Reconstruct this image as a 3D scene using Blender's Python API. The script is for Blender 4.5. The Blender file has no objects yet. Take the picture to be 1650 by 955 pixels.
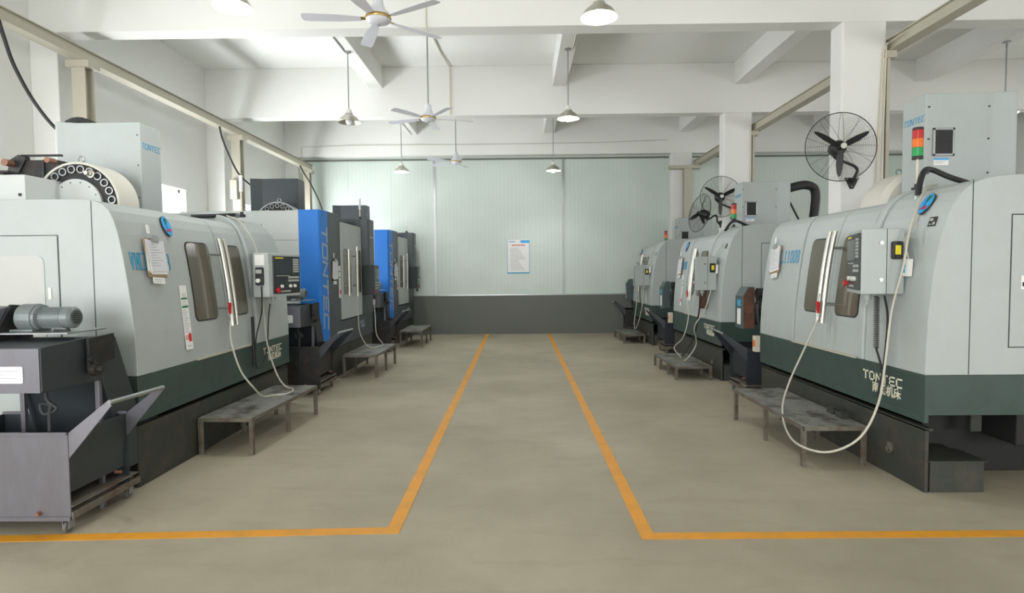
import bpy, bmesh, math, random
from mathutils import Matrix, Vector
random.seed(7)
PI = math.pi
scene = bpy.context.scene
col = scene.collection

# ------------------------------------------------------------------ materials
def srgb(r, g, b):
    f = lambda c: (c/255)/12.92 if c/255 <= 0.04045 else (((c/255)+0.055)/1.055)**2.4
    return (f(r), f(g), f(b), 1)

def mat(name, c, rough=0.5, metal=0.0, var=0.0, vscale=3.0, bump=0.0, bscale=60.0, dirt=None, dirt_amt=0.0, dirt_scale=2.0, emit=None, estr=0.0, spec=0.5, stretch=None):
    m = bpy.data.materials.new(name); m.use_nodes = True
    nt = m.node_tree; n = nt.nodes; l = nt.links
    b = n['Principled BSDF']
    c = c if len(c) == 4 else (*c, 1)
    b.inputs['Base Color'].default_value = c
    b.inputs['Roughness'].default_value = rough
    b.inputs['Metallic'].default_value = metal
    b.inputs['Specular IOR Level'].default_value = spec
    m.diffuse_color = c
    tc = n.new('ShaderNodeTexCoord')
    src = tc.outputs['Object']
    if stretch:
        mp = n.new('ShaderNodeMapping'); mp.inputs['Scale'].default_value = stretch
        l.new(src, mp.inputs['Vector']); src = mp.outputs['Vector']
    last = None
    if var > 0:
        nz = n.new('ShaderNodeTexNoise'); nz.inputs['Scale'].default_value = vscale; nz.inputs['Detail'].default_value = 5
        l.new(src, nz.inputs['Vector'])
        mx = n.new('ShaderNodeMix'); mx.data_type = 'RGBA'
        mx.inputs[6].default_value = tuple(min(1, x*(1-var)) for x in c[:3])+(1,)
        mx.inputs[7].default_value = tuple(min(1, x*(1+var)) for x in c[:3])+(1,)
        l.new(nz.outputs['Fac'], mx.inputs[0]); l.new(mx.outputs[2], b.inputs['Base Color']); last = mx.outputs[2]
    if dirt:
        nz = n.new('ShaderNodeTexNoise'); nz.inputs['Scale'].default_value = dirt_scale; nz.inputs['Detail'].default_value = 8; nz.inputs['Roughness'].default_value = 0.7
        l.new(src, nz.inputs['Vector'])
        cr = n.new('ShaderNodeMapRange'); cr.inputs[1].default_value = 0.46; cr.inputs[2].default_value = 0.64; cr.inputs[3].default_value = 0; cr.inputs[4].default_value = dirt_amt
        l.new(nz.outputs['Fac'], cr.inputs[0])
        mx = n.new('ShaderNodeMix'); mx.data_type = 'RGBA'
        if last: l.new(last, mx.inputs[6])
        else: mx.inputs[6].default_value = c
        mx.inputs[7].default_value = dirt if len(dirt) == 4 else (*dirt, 1)
        l.new(cr.outputs[0], mx.inputs[0]); l.new(mx.outputs[2], b.inputs['Base Color'])
    if bump > 0:
        nz = n.new('ShaderNodeTexNoise'); nz.inputs['Scale'].default_value = bscale; nz.inputs['Detail'].default_value = 4
        l.new(src, nz.inputs['Vector'])
        bp = n.new('ShaderNodeBump'); bp.inputs['Strength'].default_value = bump; bp.inputs['Distance'].default_value = 0.01
        l.new(nz.outputs['Fac'], bp.inputs['Height']); l.new(bp.outputs[0], b.inputs['Normal'])
    if emit:
        b.inputs['Emission Color'].default_value = emit if len(emit) == 4 else (*emit, 1)
        b.inputs['Emission Strength'].default_value = estr
    return m

M = {}
M['wall'] = mat('white_plaster', srgb(227, 227, 222), .85, var=.025, vscale=1.2, bump=.15, bscale=25, spec=.2)
M['ceiling'] = mat('ceiling_plaster', srgb(236, 237, 232), .9, var=.03, vscale=.8, bump=.12, bscale=18, spec=.15)
M['dado'] = mat('grey_dado_paint', srgb(98, 101, 94), .6, var=.06, vscale=1.5)
M['line'] = mat('orange_floor_paint', srgb(214, 146, 34), .5, var=.05, vscale=6, dirt=srgb(170, 130, 70), dirt_amt=.35, dirt_scale=5)
M['paint'] = mat('light_grey_machine_paint', srgb(172, 178, 176), .42, var=.02, vscale=2, dirt=srgb(158, 160, 152), dirt_amt=.2, dirt_scale=3)
M['paint_white'] = mat('white_machine_paint', srgb(196, 199, 196), .4, var=.015, vscale=2)
M['green'] = mat('dark_green_machine_paint', srgb(57, 74, 69), .45, var=.12, vscale=3, dirt=srgb(42, 48, 44), dirt_amt=.3, dirt_scale=4)
M['grime'] = mat('grimy_steel_plate', srgb(58, 61, 56), .55, metal=.2, var=.25, vscale=4, dirt=srgb(84, 74, 60), dirt_amt=.5, dirt_scale=6, bump=.25, bscale=30)
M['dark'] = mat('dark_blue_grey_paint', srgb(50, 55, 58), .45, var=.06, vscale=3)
M['charcoal'] = mat('charcoal_machine_paint', srgb(70, 76, 80), .42, var=.05, vscale=2)
M['blue'] = mat('blue_machine_paint', srgb(34, 118, 205), .4, var=.03, vscale=2)
M['black'] = mat('black_plastic', srgb(28, 29, 31), .45, var=.1, vscale=8)
M['blackm'] = mat('blackened_steel', srgb(40, 42, 44), .5, metal=.3, var=.2, vscale=7, dirt=srgb(80, 66, 50), dirt_amt=.4, dirt_scale=9)
M['void'] = mat('dark_seam', srgb(18, 18, 18), .8)
M['rubber'] = mat('black_rubber', srgb(34, 35, 36), .6, bump=.2, bscale=120)
M['chrome'] = mat('brushed_stainless', srgb(205, 202, 192), .36, metal=1, var=.04, vscale=20)
M['steel'] = mat('galvanised_steel', srgb(165, 168, 168), .35, metal=.85, var=.08, vscale=12)
M['lilac'] = mat('grey_sheet_steel', srgb(116, 115, 122), .42, metal=.35, var=.06, vscale=5, dirt=srgb(95, 85, 78), dirt_amt=.3, dirt_scale=4, stretch=(1, 1, .3))
M['tread'] = mat('worn_tread_plate', srgb(138, 139, 132), .5, metal=.3, var=.3, vscale=14, dirt=srgb(62, 52, 38), dirt_amt=.95, dirt_scale=4.5, bump=.6, bscale=55)
M['treadframe'] = mat('rusty_angle_steel', srgb(112, 108, 98), .6, metal=.3, var=.3, vscale=9, dirt=srgb(88, 62, 40), dirt_amt=.7, dirt_scale=8)
M['beige'] = mat('beige_rail_paint', srgb(180, 175, 158), .5, var=.04, vscale=2)
M['beigedk'] = mat('beige_pipe', srgb(206, 200, 180), .5, var=.04, vscale=4)
M['glasswin'] = mat('smoky_window', srgb(92, 86, 72), .16, var=.35, vscale=2.2, spec=.8, stretch=(1, 1, .5))
M['pale'] = mat('pale_plastic', srgb(222, 222, 214), .45)
M['whitepaper'] = mat('white_paper', srgb(232, 231, 228), .6, var=.02, vscale=20)
M['sleeve'] = mat('plastic_sleeve', srgb(214, 214, 218), .25, var=.08, vscale=25, bump=.5, bscale=35)
M['board'] = mat('brown_clipboard', srgb(160, 138, 105), .6, var=.08, vscale=10)
M['ltblue'] = mat('light_blue_ink', srgb(62, 160, 200), .5)
M['badgeblue'] = mat('badge_blue', srgb(40, 160, 225), .35)
M['inkred'] = mat('red_ink', srgb(205, 40, 50), .5)
M['inkgreen'] = mat('green_ink', srgb(30, 120, 75), .5)
M['inkgrey'] = mat('grey_ink', srgb(130, 134, 138), .6)
M['cream'] = mat('cream_lettering', srgb(222, 218, 196), .5)
M['silver'] = mat('silver_lettering', srgb(150, 165, 180), .4)
M['red'] = mat('red_plastic', srgb(190, 30, 35), .35)
M['yellow'] = mat('yellow_plastic', srgb(228, 212, 40), .4)
M['amber'] = mat('amber_lens', srgb(225, 110, 25), .3)
M['greenl'] = mat('green_lens', srgb(30, 150, 80), .3)
M['redl'] = mat('red_lens', srgb(180, 35, 35), .3)
M['screen'] = mat('control_screen', srgb(52, 60, 62), .25)
M['screenbody'] = mat('control_fascia', srgb(44, 48, 50), .4)
M['keys'] = mat('grey_keys', srgb(168, 172, 166), .5)
M['hose'] = mat('pale_hose', srgb(184, 181, 166), .4, var=.06, vscale=9)
M['rust'] = mat('rusty_brown_plate', srgb(98, 62, 46), .7, var=.3, vscale=8, dirt=srgb(50, 42, 40), dirt_amt=.7, dirt_scale=7)
M['darkgreen2'] = mat('green_grey_box', srgb(70, 84, 84), .5, var=.08, vscale=5)
M['bolt'] = mat('tarnished_bolt', srgb(150, 110, 90), .4, metal=.5, var=.1)
M['magrim'] = mat('cream_drum_paint', srgb(205, 202, 190), .4, var=.02)
M['motor'] = mat('grey_motor_paint', srgb(118, 126, 126), .4, metal=.3, var=.08, vscale=9)
M['fanwhite'] = mat('white_fan_enamel', srgb(216, 216, 222), .35)
M['gold'] = mat('brass_trim', srgb(190, 162, 95), .35, metal=.7)
M['alu'] = mat('spun_aluminium', srgb(196, 192, 182), .32, metal=.75, var=.05, vscale=12)
M['bulb'] = mat('lit_bulb', srgb(255, 255, 255), .4, emit=(1, 1, 1), estr=150)
M['bulb_off'] = mat('unlit_bulb', srgb(235, 235, 232), .2)
M['wheel'] = mat('caster_rubber', srgb(92, 90, 86), .5, var=.1)
M['bed_shade'] = mat('shade_black_casting', srgb(25, 25, 25), .6)  # near-black colour stands in for the shade under the skirt
M['navy'] = mat('navy_sheet_steel', srgb(44, 48, 54), .5, metal=.2, var=.1, vscale=5)
M['doorwin'] = mat('milky_access_window', srgb(172, 172, 165), .3, var=.05, vscale=1.6)

def floor_mat():
    m = bpy.data.materials.new('dusty_concrete_floor'); m.use_nodes = True
    nt = m.node_tree; n = nt.nodes; l = nt.links; b = n['Principled BSDF']
    tc = n.new('ShaderNodeTexCoord')
    a = n.new('ShaderNodeTexNoise'); a.inputs['Scale'].default_value = .55; a.inputs['Detail'].default_value = 6; a.inputs['Roughness'].default_value = .6
    l.new(tc.outputs['Object'], a.inputs['Vector'])
    r = n.new('ShaderNodeValToRGB'); e = r.color_ramp.elements
    e[0].position = .32; e[0].color = srgb(144, 137, 118); e[1].position = .68; e[1].color = srgb(170, 162, 142)
    l.new(a.outputs['Fac'], r.inputs[0])
    mp = n.new('ShaderNodeMapping'); mp.inputs['Scale'].default_value = (1.2, 4.5, 1); mp.inputs['Rotation'].default_value = (0, 0, .3)
    l.new(tc.outputs['Object'], mp.inputs['Vector'])
    s = n.new('ShaderNodeTexNoise'); s.inputs['Scale'].default_value = 1.3; s.inputs['Detail'].default_value = 9; s.inputs['Roughness'].default_value = .72
    l.new(mp.outputs[0], s.inputs['Vector'])
    mr = n.new('ShaderNodeMapRange'); mr.inputs[1].default_value = .52; mr.inputs[2].default_value = .8; mr.inputs[4].default_value = .6
    l.new(s.outputs['Fac'], mr.inputs[0])
    mx = n.new('ShaderNodeMix'); mx.data_type = 'RGBA'; mx.inputs[7].default_value = srgb(134, 126, 106)
    l.new(mr.outputs[0], mx.inputs[0]); l.new(r.outputs[0], mx.inputs[6])
    l.new(mx.outputs[2], b.inputs['Base Color'])
    b.inputs['Roughness'].default_value = .62; b.inputs['Specular IOR Level'].default_value = .3
    f = n.new('ShaderNodeTexNoise'); f.inputs['Scale'].default_value = 40; l.new(tc.outputs['Object'], f.inputs['Vector'])
    bp = n.new('ShaderNodeBump'); bp.inputs['Strength'].default_value = .08; bp.inputs['Distance'].default_value = .01
    l.new(f.outputs['Fac'], bp.inputs['Height']); l.new(bp.outputs[0], b.inputs['Normal'])
    return m
M['floor'] = floor_mat()

def panel_mat():
    m = bpy.data.materials.new('ribbed_sandwich_panel'); m.use_nodes = True
    nt = m.node_tree; n = nt.nodes; l = nt.links; b = n['Principled BSDF']
    tc = n.new('ShaderNodeTexCoord')
    w = n.new('ShaderNodeTexWave'); w.wave_type = 'BANDS'; w.bands_direction = 'X'; w.inputs['Scale'].default_value = 3.2; w.inputs['Distortion'].default_value = 0
    l.new(tc.outputs['Object'], w.inputs['Vector'])
    a = n.new('ShaderNodeTexNoise'); a.inputs['Scale'].default_value = .9; a.inputs['Detail'].default_value = 5
    l.new(tc.outputs['Object'], a.inputs['Vector'])
    r = n.new('ShaderNodeValToRGB'); e = r.color_ramp.elements
    e[0].position = .3; e[0].color = srgb(196, 207, 198); e[1].position = .7; e[1].color = srgb(206, 216, 208)
    l.new(a.outputs['Fac'], r.inputs[0])
    mx = n.new('ShaderNodeMix'); mx.data_type = 'RGBA'; mx.blend_type = 'MULTIPLY'; mx.inputs[7].default_value = (.955, .962, .955, 1)
    mr = n.new('ShaderNodeMapRange'); mr.inputs[1].default_value = .75; mr.inputs[2].default_value = 1; mr.inputs[4].default_value = .8
    l.new(w.outputs['Fac'], mr.inputs[0]); l.new(mr.outputs[0], mx.inputs[0]); l.new(r.outputs[0], mx.inputs[6])
    l.new(mx.outputs[2], b.inputs['Base Color'])
    bp = n.new('ShaderNodeBump'); bp.inputs['Strength'].default_value = .25; bp.inputs['Distance'].default_value = .003
    l.new(w.outputs['Fac'], bp.inputs['Height']); l.new(bp.outputs[0], b.inputs['Normal'])
    b.inputs['Roughness'].default_value = .38
    return m
M['panel'] = panel_mat()

def glass_mat():
    m = bpy.data.materials.new('window_glass'); m.use_nodes = True
    nt = m.node_tree; n = nt.nodes; l = nt.links
    n.remove(n['Principled BSDF'])
    t = n.new('ShaderNodeBsdfTransparent'); g = n.new('ShaderNodeBsdfGlossy'); g.inputs['Roughness'].default_value = .05
    mx = n.new('ShaderNodeMixShader')
    mx.inputs[0].default_value = .05; l.new(t.outputs[0], mx.inputs[1]); l.new(g.outputs[0], mx.inputs[2])
    l.new(mx.outputs[0], n['Material Output'].inputs[0])
    return m
M['glass'] = glass_mat()

# ------------------------------------------------------------------ mesh builder
class MB:
    def __init__(s): s.v = []; s.f = []; s.mi = []; s.mats = []; s.M = Matrix.Identity(4); s.cur = 0
    def mat(s, key):
        if key not in s.mats: s.mats.append(key)
        s.cur = s.mats.index(key); return s
    def add(s, vs, fs):
        o = len(s.v)
        s.v += [tuple(s.M @ Vector(p)) for p in vs]
        for f in fs: s.f.append([o+i for i in f]); s.mi.append(s.cur)
        return s
    def frame(s, O=(0, 0, 0), S=(1, 0, 0), T=(0, 0, 1)):
        S = Vector(S).normalized(); T = Vector(T); T = (T - S*T.dot(S)).normalized(); N = S.cross(T)
        m = Matrix.Identity(4)
        for i in range(3): m[i][0] = S[i]; m[i][1] = T[i]; m[i][2] = N[i]; m[i][3] = O[i]
        s.M = m; return s
    def noframe(s): s.M = Matrix.Identity(4); return s
    def box(s, x0, x1, y0, y1, z0, z1):
        x0, x1 = sorted((x0, x1)); y0, y1 = sorted((y0, y1)); z0, z1 = sorted((z0, z1))
        v = [(x, y, z) for z in (z0, z1) for y in (y0, y1) for x in (x0, x1)]
        return s.add(v, [(0, 2, 3, 1), (4, 5, 7, 6), (0, 1, 5, 4), (1, 3, 7, 5), (3, 2, 6, 7), (2, 0, 4, 6)])
    def prism(s, poly, a0, a1, axis='z'):
        # poly (p,q): axis x -> (y,z); y -> (x,z); z -> (x,y)
        def P(p, q, a): return {'x': (a, p, q), 'y': (p, a, q), 'z': (p, q, a)}[axis]
        n = len(poly)
        area = sum(poly[i][0]*poly[(i+1) % n][1]-poly[(i+1) % n][0]*poly[i][1] for i in range(n))
        if axis == 'y': area = -area
        if area < 0: poly = list(reversed(poly))
        if a1 < a0: a0, a1 = a1, a0
        v = [P(p, q, a0) for p, q in poly]+[P(p, q, a1) for p, q in poly]
        f = [list(reversed(range(n))), list(range(n, 2*n))]+[(i, (i+1) % n, n+(i+1) % n, n+i) for i in range(n)]
        return s.add(v, f)
    def cyl(s, p0, p1, r0, r1=None, n=16, caps=True):
        r1 = r0 if r1 is None else r1
        p0 = Vector(p0); p1 = Vector(p1); d = (p1-p0).normalized()
        a = d.orthogonal().normalized(); b = d.cross(a)
        v = []
        for p, r in ((p0, r0), (p1, r1)):
            for i in range(n):
                t = 2*PI*i/n; v.append(tuple(p+a*math.cos(t)*r+b*math.sin(t)*r))
        f = [(i, (i+1) % n, n+(i+1) % n, n+i) for i in range(n)]
        if caps: f += [list(reversed(range(n))), list(range(n, 2*n))]
        return s.add(v, f)
    def lathe(s, prof, O=(0, 0, 0), axis=(0, 0, 1), n=24):
        O = Vector(O); d = Vector(axis).normalized(); a = d.orthogonal().normalized(); b = d.cross(a)
        v = []; f = []
        for r, h in prof:
            for i in range(n):
                t = 2*PI*i/n; v.append(tuple(O+d*h+(a*math.cos(t)+b*math.sin(t))*max(r, 1e-4)))
        for k in range(len(prof)-1):
            for i in range(n):
                f.append((k*n+i, k*n+(i+1) % n, (k+1)*n+(i+1) % n, (k+1)*n+i))
        return s.add(v, f)
    def tube(s, pts, r, n=8, smooth=True, closed=False, sub=8):
        P = [Vector(p) for p in pts]
        if smooth and len(P) > 2:
            Q = []
            m = len(P)
            rng = range(m) if closed else range(m-1)
            for i in rng:
                if closed: p0, p1, p2, p3 = P[i-1], P[i], P[(i+1) % m], P[(i+2) % m]
                else: p0, p1, p2, p3 = P[max(i-1, 0)], P[i], P[i+1], P[min(i+2, m-1)]
                for k in range(sub):
                    t = k/sub
                    Q.append(0.5*((2*p1)+(-p0+p2)*t+(2*p0-5*p1+4*p2-p3)*t*t+(-p0+3*p1-3*p2+p3)*t**3))
            if not closed: Q.append(P[-1])
            P = Q
        m = len(P); v = []; f = []
        T = [(P[(i+1) % m]-P[i-1] if closed else P[min(i+1, m-1)]-P[max(i-1, 0)]).normalized() for i in range(m)]
        a = T[0].orthogonal().normalized()
        for i in range(m):
            a = (a-T[i]*a.dot(T[i]))
            a = a.normalized() if a.length > 1e-6 else T[i].orthogonal().normalized()
            b = T[i].cross(a)
            for k in range(n):
                t = 2*PI*k/n; v.append(tuple(P[i]+a*math.cos(t)*r+b*math.sin(t)*r))
        for i in range(m if closed else m-1):
            j = (i+1) % m
            for k in range(n): f.append((i*n+k, i*n+(k+1) % n, j*n+(k+1) % n, j*n+k))
        if not closed: f += [list(reversed(range(n))), list(range((m-1)*n, m*n))]
        return s.add(v, f)
    def ring(s, C, R, r, axis=(0, 0, 1), n=40, m=6):
        d = Vector(axis).normalized(); a = d.orthogonal().normalized(); b = d.cross(a); C = Vector(C)
        return s.tube([tuple(C+a*math.cos(2*PI*i/n)*R+b*math.sin(2*PI*i/n)*R) for i in range(n)], r, m, smooth=False, closed=True)
    def rrect(s, x0, x1, y0, y1, rad, z0, z1, k=4):
        # rounded rectangle slab in the current frame, thickness z0..z1
        pts = []
        for cx, cy, a0 in ((x1-rad, y1-rad, 0), (x0+rad, y1-rad, PI/2), (x0+rad, y0+rad, PI), (x1-rad, y0+rad, 1.5*PI)):
            for i in range(k+1):
                t = a0+PI/2*i/k; pts.append((cx+rad*math.cos(t), cy+rad*math.sin(t)))
        return s.prism(pts, z0, z1, 'z')
    def stroke(s, pts, w, z0, z1, shear=0, sc=(1, 1), off=(0, 0)):
        # flat lettering stroke in the current frame
        P = [Vector((off[0]+x*sc[0]+shear*y*sc[1], off[1]+y*sc[1])) for x, y in pts]
        for i in range(len(P)-1):
            d = (P[i+1]-P[i]).normalized(); nn = Vector((-d.y, d.x))*w/2; e = d*w/2
            a, b = P[i]-e, P[i+1]+e
            s.prism([tuple(a-nn), tuple(b-nn), tuple(b+nn), tuple(a+nn)], z0, z1, 'z')
        return s
    def build(s, name, parent=None, bevel=0, smooth=False, segs=2, default='paint'):
        me = bpy.data.meshes.new(name); me.from_pydata(s.v, [], s.f)
        for k in (s.mats or [default]): me.materials.append(M[k])
        me.polygons.foreach_set('material_index', s.mi)
        if smooth:
            me.polygons.foreach_set('use_smooth', [True]*len(me.polygons))
        me.update()
        if smooth: 
            try: me.set_sharp_from_angle(angle=math.radians(38))
            except Exception: pass
        o = bpy.data.objects.new(name, me); col.objects.link(o)
        if bevel:
            b = o.modifiers.new('bevel', 'BEVEL'); b.width = bevel; b.segments = segs; b.limit_method = 'ANGLE'; b.angle_limit = math.radians(40)
            b.harden_normals = False
        if parent: o.parent = parent
        return o

def tag(o, label, cat, group=None, kind=None):
    o['label'] = label; o['category'] = cat
    if group: o['group'] = group
    if kind: o['kind'] = kind
    return o
def thing(name, label, cat, loc=(0, 0, 0), rz=0, group=None):
    o = bpy.data.objects.new(name, None); col.objects.link(o); o.empty_display_size = .1
    o.location = loc; o.rotation_euler = (0, 0, rz)
    return tag(o, label, cat, group)
def struct(o): o['kind'] = 'structure'; return o
def copy_tree(o, parent=None):
    kids = [c for c in bpy.data.objects if c.parent == o]
    c = o.copy(); col.objects.link(c)
    if parent: c.parent = parent
    for k in kids: copy_tree(k, c)
    return c
def dup(o, loc, rz=None, label=None):
    c = copy_tree(o); c.location = loc
    if rz is not None: c.rotation_euler = (0, 0, rz)
    if label: c['label'] = label
    return c

# lettering
G = {
 'T': [[(0, 1), (1, 1)], [(.5, 1), (.5, 0)]],
 'O': [[(0, 0), (0, 1), (1, 1), (1, 0), (0, 0)]],
 'N': [[(0, 0), (0, 1), (1, 0), (1, 1)]],
 'E': [[(1, 1), (0, 1), (0, 0), (1, 0)], [(0, .5), (.85, .5)]],
 'C': [[(1, 1), (0, 1), (0, 0), (1, 0)]],
 'V': [[(0, 1), (.5, 0), (1, 1)], [(-.15, 1), (.15, 1)], [(.85, 1), (1.15, 1)]],
 'M': [[(0, 0), (0, 1), (.5, .35), (1, 1), (1, 0)], [(-.15, 0), (.15, 0)], [(.85, 0), (1.15, 0)], [(-.15, 1), (0, 1)], [(1, 1), (1.15, 1)]],
 'L': [[(0, 1), (0, 0), (1, 0), (1, .2)], [(-.2, 1), (.25, 1)], [(-.2, 0), (0, 0)]],
 '1': [[(.2, .85), (.5, 1), (.5, 0)], [(.15, 0), (.85, 0)]],
 '0': [[(.25, 0), (0, .25), (0, .75), (.25, 1), (.75, 1), (1, .75), (1, .25), (.75, 0), (.25, 0)]],
 'B': [[(0, 0), (0, 1), (.7, 1), (.95, .85), (.95, .62), (.7, .52), (0, .52)], [(.7, .52), (1, .38), (1, .15), (.7, 0), (0, 0)]],
 'c': [[(1, .8), (.75, 1), (.25, 1), (0, .75), (0, .25), (.25, 0), (.75, 0), (1, .2)]],
 'J': [[(.9, 1), (.9, .2), (.6, 0), (.2, 0), (0, .25)]],
 'D': [[(0, 0), (0, 1), (.6, 1), (1, .7), (1, .3), (.6, 0), (0, 0)]],
 'I': [[(.5, 0), (.5, 1)]],
 'A': [[(0, 0), (.5, 1), (1, 0)], [(.2, .38), (.8, .38)]],
}
def letters(mb, text, x, y, cw, h, gap, w, z0=.001, z1=.003, shear=0, vertical=False):
    for ch in text:
        for pl in G[ch]:
            mb.stroke(pl, w, z0, z1, shear=shear, sc=(cw, h), off=(x, y))
        x += cw+gap
    return mb
def chinese(parent, name, text, size, Mx, matk):
    cu = bpy.data.curves.new('t', 'FONT'); cu.body = text; cu.size = size; cu.extrude = .0008; cu.offset = size*.018
    o = bpy.data.objects.new('t', cu); col.objects.link(o)
    bpy.context.view_layer.update()
    me = bpy.data.meshes.new_from_object(o.evaluated_get(bpy.context.evaluated_depsgraph_get()))
    bpy.data.objects.remove(o); bpy.data.curves.remove(cu)
    me.transform(Mx); me.materials.clear(); me.materials.append(M[matk])
    r = bpy.data.objects.new(name, me); col.objects.link(r); r.parent = parent
    return r
def framem(O, S, T):
    mb = MB().frame(O, S, T); return mb.M
# ------------------------------------------------------------------ the room
XL, XR, YB, YF, ZC = -5.76, 11.5, 14.6, -5.0, 5.36
BY = [-4.6, -.9, 2.95, 6.88, 10.73, 14.35]     # beam lines
def wall_with_holes(name, axis, c, t, a0, a1, z0, z1, holes, m):
    """wall in plane axis=c, running a0..a1, rectangular holes (b0,b1,h0,h1)"""
    mb = MB().mat(m)
    def bx(p, q, r, s_):
        if q-p < 1e-4 or s_-r < 1e-4: return
        if axis == 'x': mb.box(c, c+t, p, q, r, s_)
        else: mb.box(p, q, c, c+t, r, s_)
    cur = a0
    for b0, b1, h0, h1 in sorted(holes):
        bx(cur, b0, z0, z1); bx(b0, b1, z0, h0); bx(b0, b1, h1, z1); cur = b1
    bx(cur, a1, z0, z1)
    return struct(mb.build(name))
o = struct(MB().mat('floor').box(XL-.25, XR+.25, YF-.25, YB+.25, -.12, 0).build('floor'))
o = struct(MB().mat('ceiling').box(XL-.25, XR+.25, YF-.25, YB+.25, ZC, ZC+.15).build('ceiling'))
LW = [(-3.9, -1.6, 1.0, 3.05), (0, 2.3, 1.0, 3.05), (4.0, 6.1, 1.0, 3.05), (7.9, 10.02, 1.0, 3.05), (11.75, 13.6, 1.0, 3.05)]
wall_with_holes('wall_left', 'x', XL-.24, .24, YF-.25, YB+.25, 0, ZC, LW, 'wall')
RW = [(-3.9, -1.6, 1.0, 3.05), (0, 2.3, 1.0, 3.05), (4.0, 6.1, 1.0, 3.05), (7.9, 10.0, 1.0, 3.05), (11.75, 13.6, 1.0, 3.05)]
wall_with_holes('wall_right', 'x', XR, .24, YF-.25, YB+.25, 0, ZC, RW, 'wall')
GATE = [(-5.2, -.8, 0, 4.3), (5.0, 9.5, 1.0, 3.6)]
wall_with_holes('wall_front', 'y', YF-.24, .24, XL, XR, 0, ZC, GATE, 'wall')
struct(MB().mat('panel').box(XL, XR, YB, YB+.2, .98, ZC).build('wall_back'))
struct(MB().mat('dado').box(XL, XR, YB-.02, YB+.2, 0, .98).build('baseboard_back'))
# panel joint strips, top and bottom trims on the back wall
n = 1
def trim(mb, bevel=0, smooth=False):
    global n
    o = struct(mb.build('trim_%d' % n, bevel=bevel, smooth=smooth)); n += 1; return o
for x in (-2.09, 1.155):
    trim(MB().mat('steel').box(x-.03, x+.03, YB-.012, YB, 1.0, 4.42))
trim(MB().mat('steel').box(-2.05, 2.9, YB-.03, YB, .975, 1.005))
trim(MB().mat('dado').box(XL, 3.8, YB-.03, YB, 4.385, 4.42))
trim(MB().mat('dado').box(4.3, XR, YB-.03, YB, 4.385, 4.42))
for x in (-4.28, -3.2, -1.0, .1, 2.25, 5.0, 6.2, 7.3, 8.5):
    trim(MB().mat('panel').box(x-.008, x+.008, YB-.004, YB, 1.0, 4.4))
# beams across the hall
for y in BY:
    trim(MB().mat('wall').box(XL, XR, y, y+.25, 4.46, ZC), bevel=.008)
# beams along the hall (between the cross beams)
for i in range(len(BY)-1):
    for x in (-2.71, .66, 3.98, 7.26, 10.4):
        trim(MB().mat('wall').box(x, x+.25, BY[i]+.25, BY[i+1], 4.97, ZC), bevel=.006)
# pilasters left, columns right
for y in BY:
    trim(MB().mat('wall').box(XL, -5.43, y, y+.27, 0, 4.462), bevel=.01)
    if abs(y-2.95) > .1 and y > 0:
        trim(MB().mat('wall').box(3.8, 4.31, y-.01, y+.26, 0, 4.465), bevel=.02)
    trim(MB().mat('wall').box(XR-.35, XR, y, y+.27, 0, 4.462), bevel=.01)
# windows
wi = 1
for side, LWS in (('L', LW), ('R', RW)):
    for b0, b1, h0, h1 in LWS:
        x = XL-.14 if side == 'L' else XR+.14
        mb = MB().mat('pale'); t = .05
        for p, q, r, s_ in ((b0, b1, h0, h0+t), (b0, b1, h1-t, h1), (b0, b0+t, h0, h1), (b1-t, b1, h0, h1)):
            mb.box(x-.03, x+.03, p, q, r, s_)
        for k in (1, 2):
            c = b0+(b1-b0)*k/3; mb.box(x-.022, x+.022, c-.03, c+.03, h0+t, h1-t)
        mb.box(x-.022, x+.022, b0+t, b1-t, 2.36, 2.4)
        w = mb.build('window_%d' % wi); struct(w)
        g = MB().mat('glass').box(x-.003, x+.003, b0+.04, b1-.04, h0+.04, h1-.04).build('window_pane', parent=w)
        wi += 1
for b0, b1, h0, h1 in GATE:
    y = YF-.12; mb = MB().mat('pale'); t = .08
    for p, q, r, s_ in ((b0, b0+t, h0, h1), (b1-t, b1, h0, h1), (b0, b1, h1-t, h1)): mb.box(p, q, y-.05, y+.05, r, s_)
    if h0 > .5: mb.box(b0, b1, y-.05, y+.05, h0, h0+t)
    struct(mb.build('door_1' if h0 < .5 else 'window_%d' % wi))
# wiring conduit along the ceiling beams
def conduit(pts, r, label, m='beigedk', cat='conduit', name='conduit', group=None, smooth=False):
    mb = MB().mat(m); mb.tube(pts, r, 8, smooth=smooth)
    return tag(mb.build(name, smooth=True), label, cat, group)

# floor lines
def line(name, pts, w, label):
    mb = MB().mat('line')
    (x0, y0), (x1, y1), (x2, y2) = pts
    h = w/2; s_ = 1 if x2 > x1 else -1
    poly = [(x0-s_*h, y0), (x1-s_*h, y1-h), (x2, y2-h), (x2, y2+h), (x1+s_*h, y1+h), (x0+s_*h, y0)]
    mb.prism(poly, .0005, .0025)
    return tag(mb.build(name), label, 'floor marking')
line('floor_line', [(-.785, 14.55), (-.785, 3.49), (-5.7, 3.30)], .085, 'orange painted line on the left of the aisle, turning left at its near end')
line('floor_line', [(.765, 14.55), (.765, 3.40), (9.0, 3.45)], .085, 'orange painted line on the right of the aisle, turning right at its near end')
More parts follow.
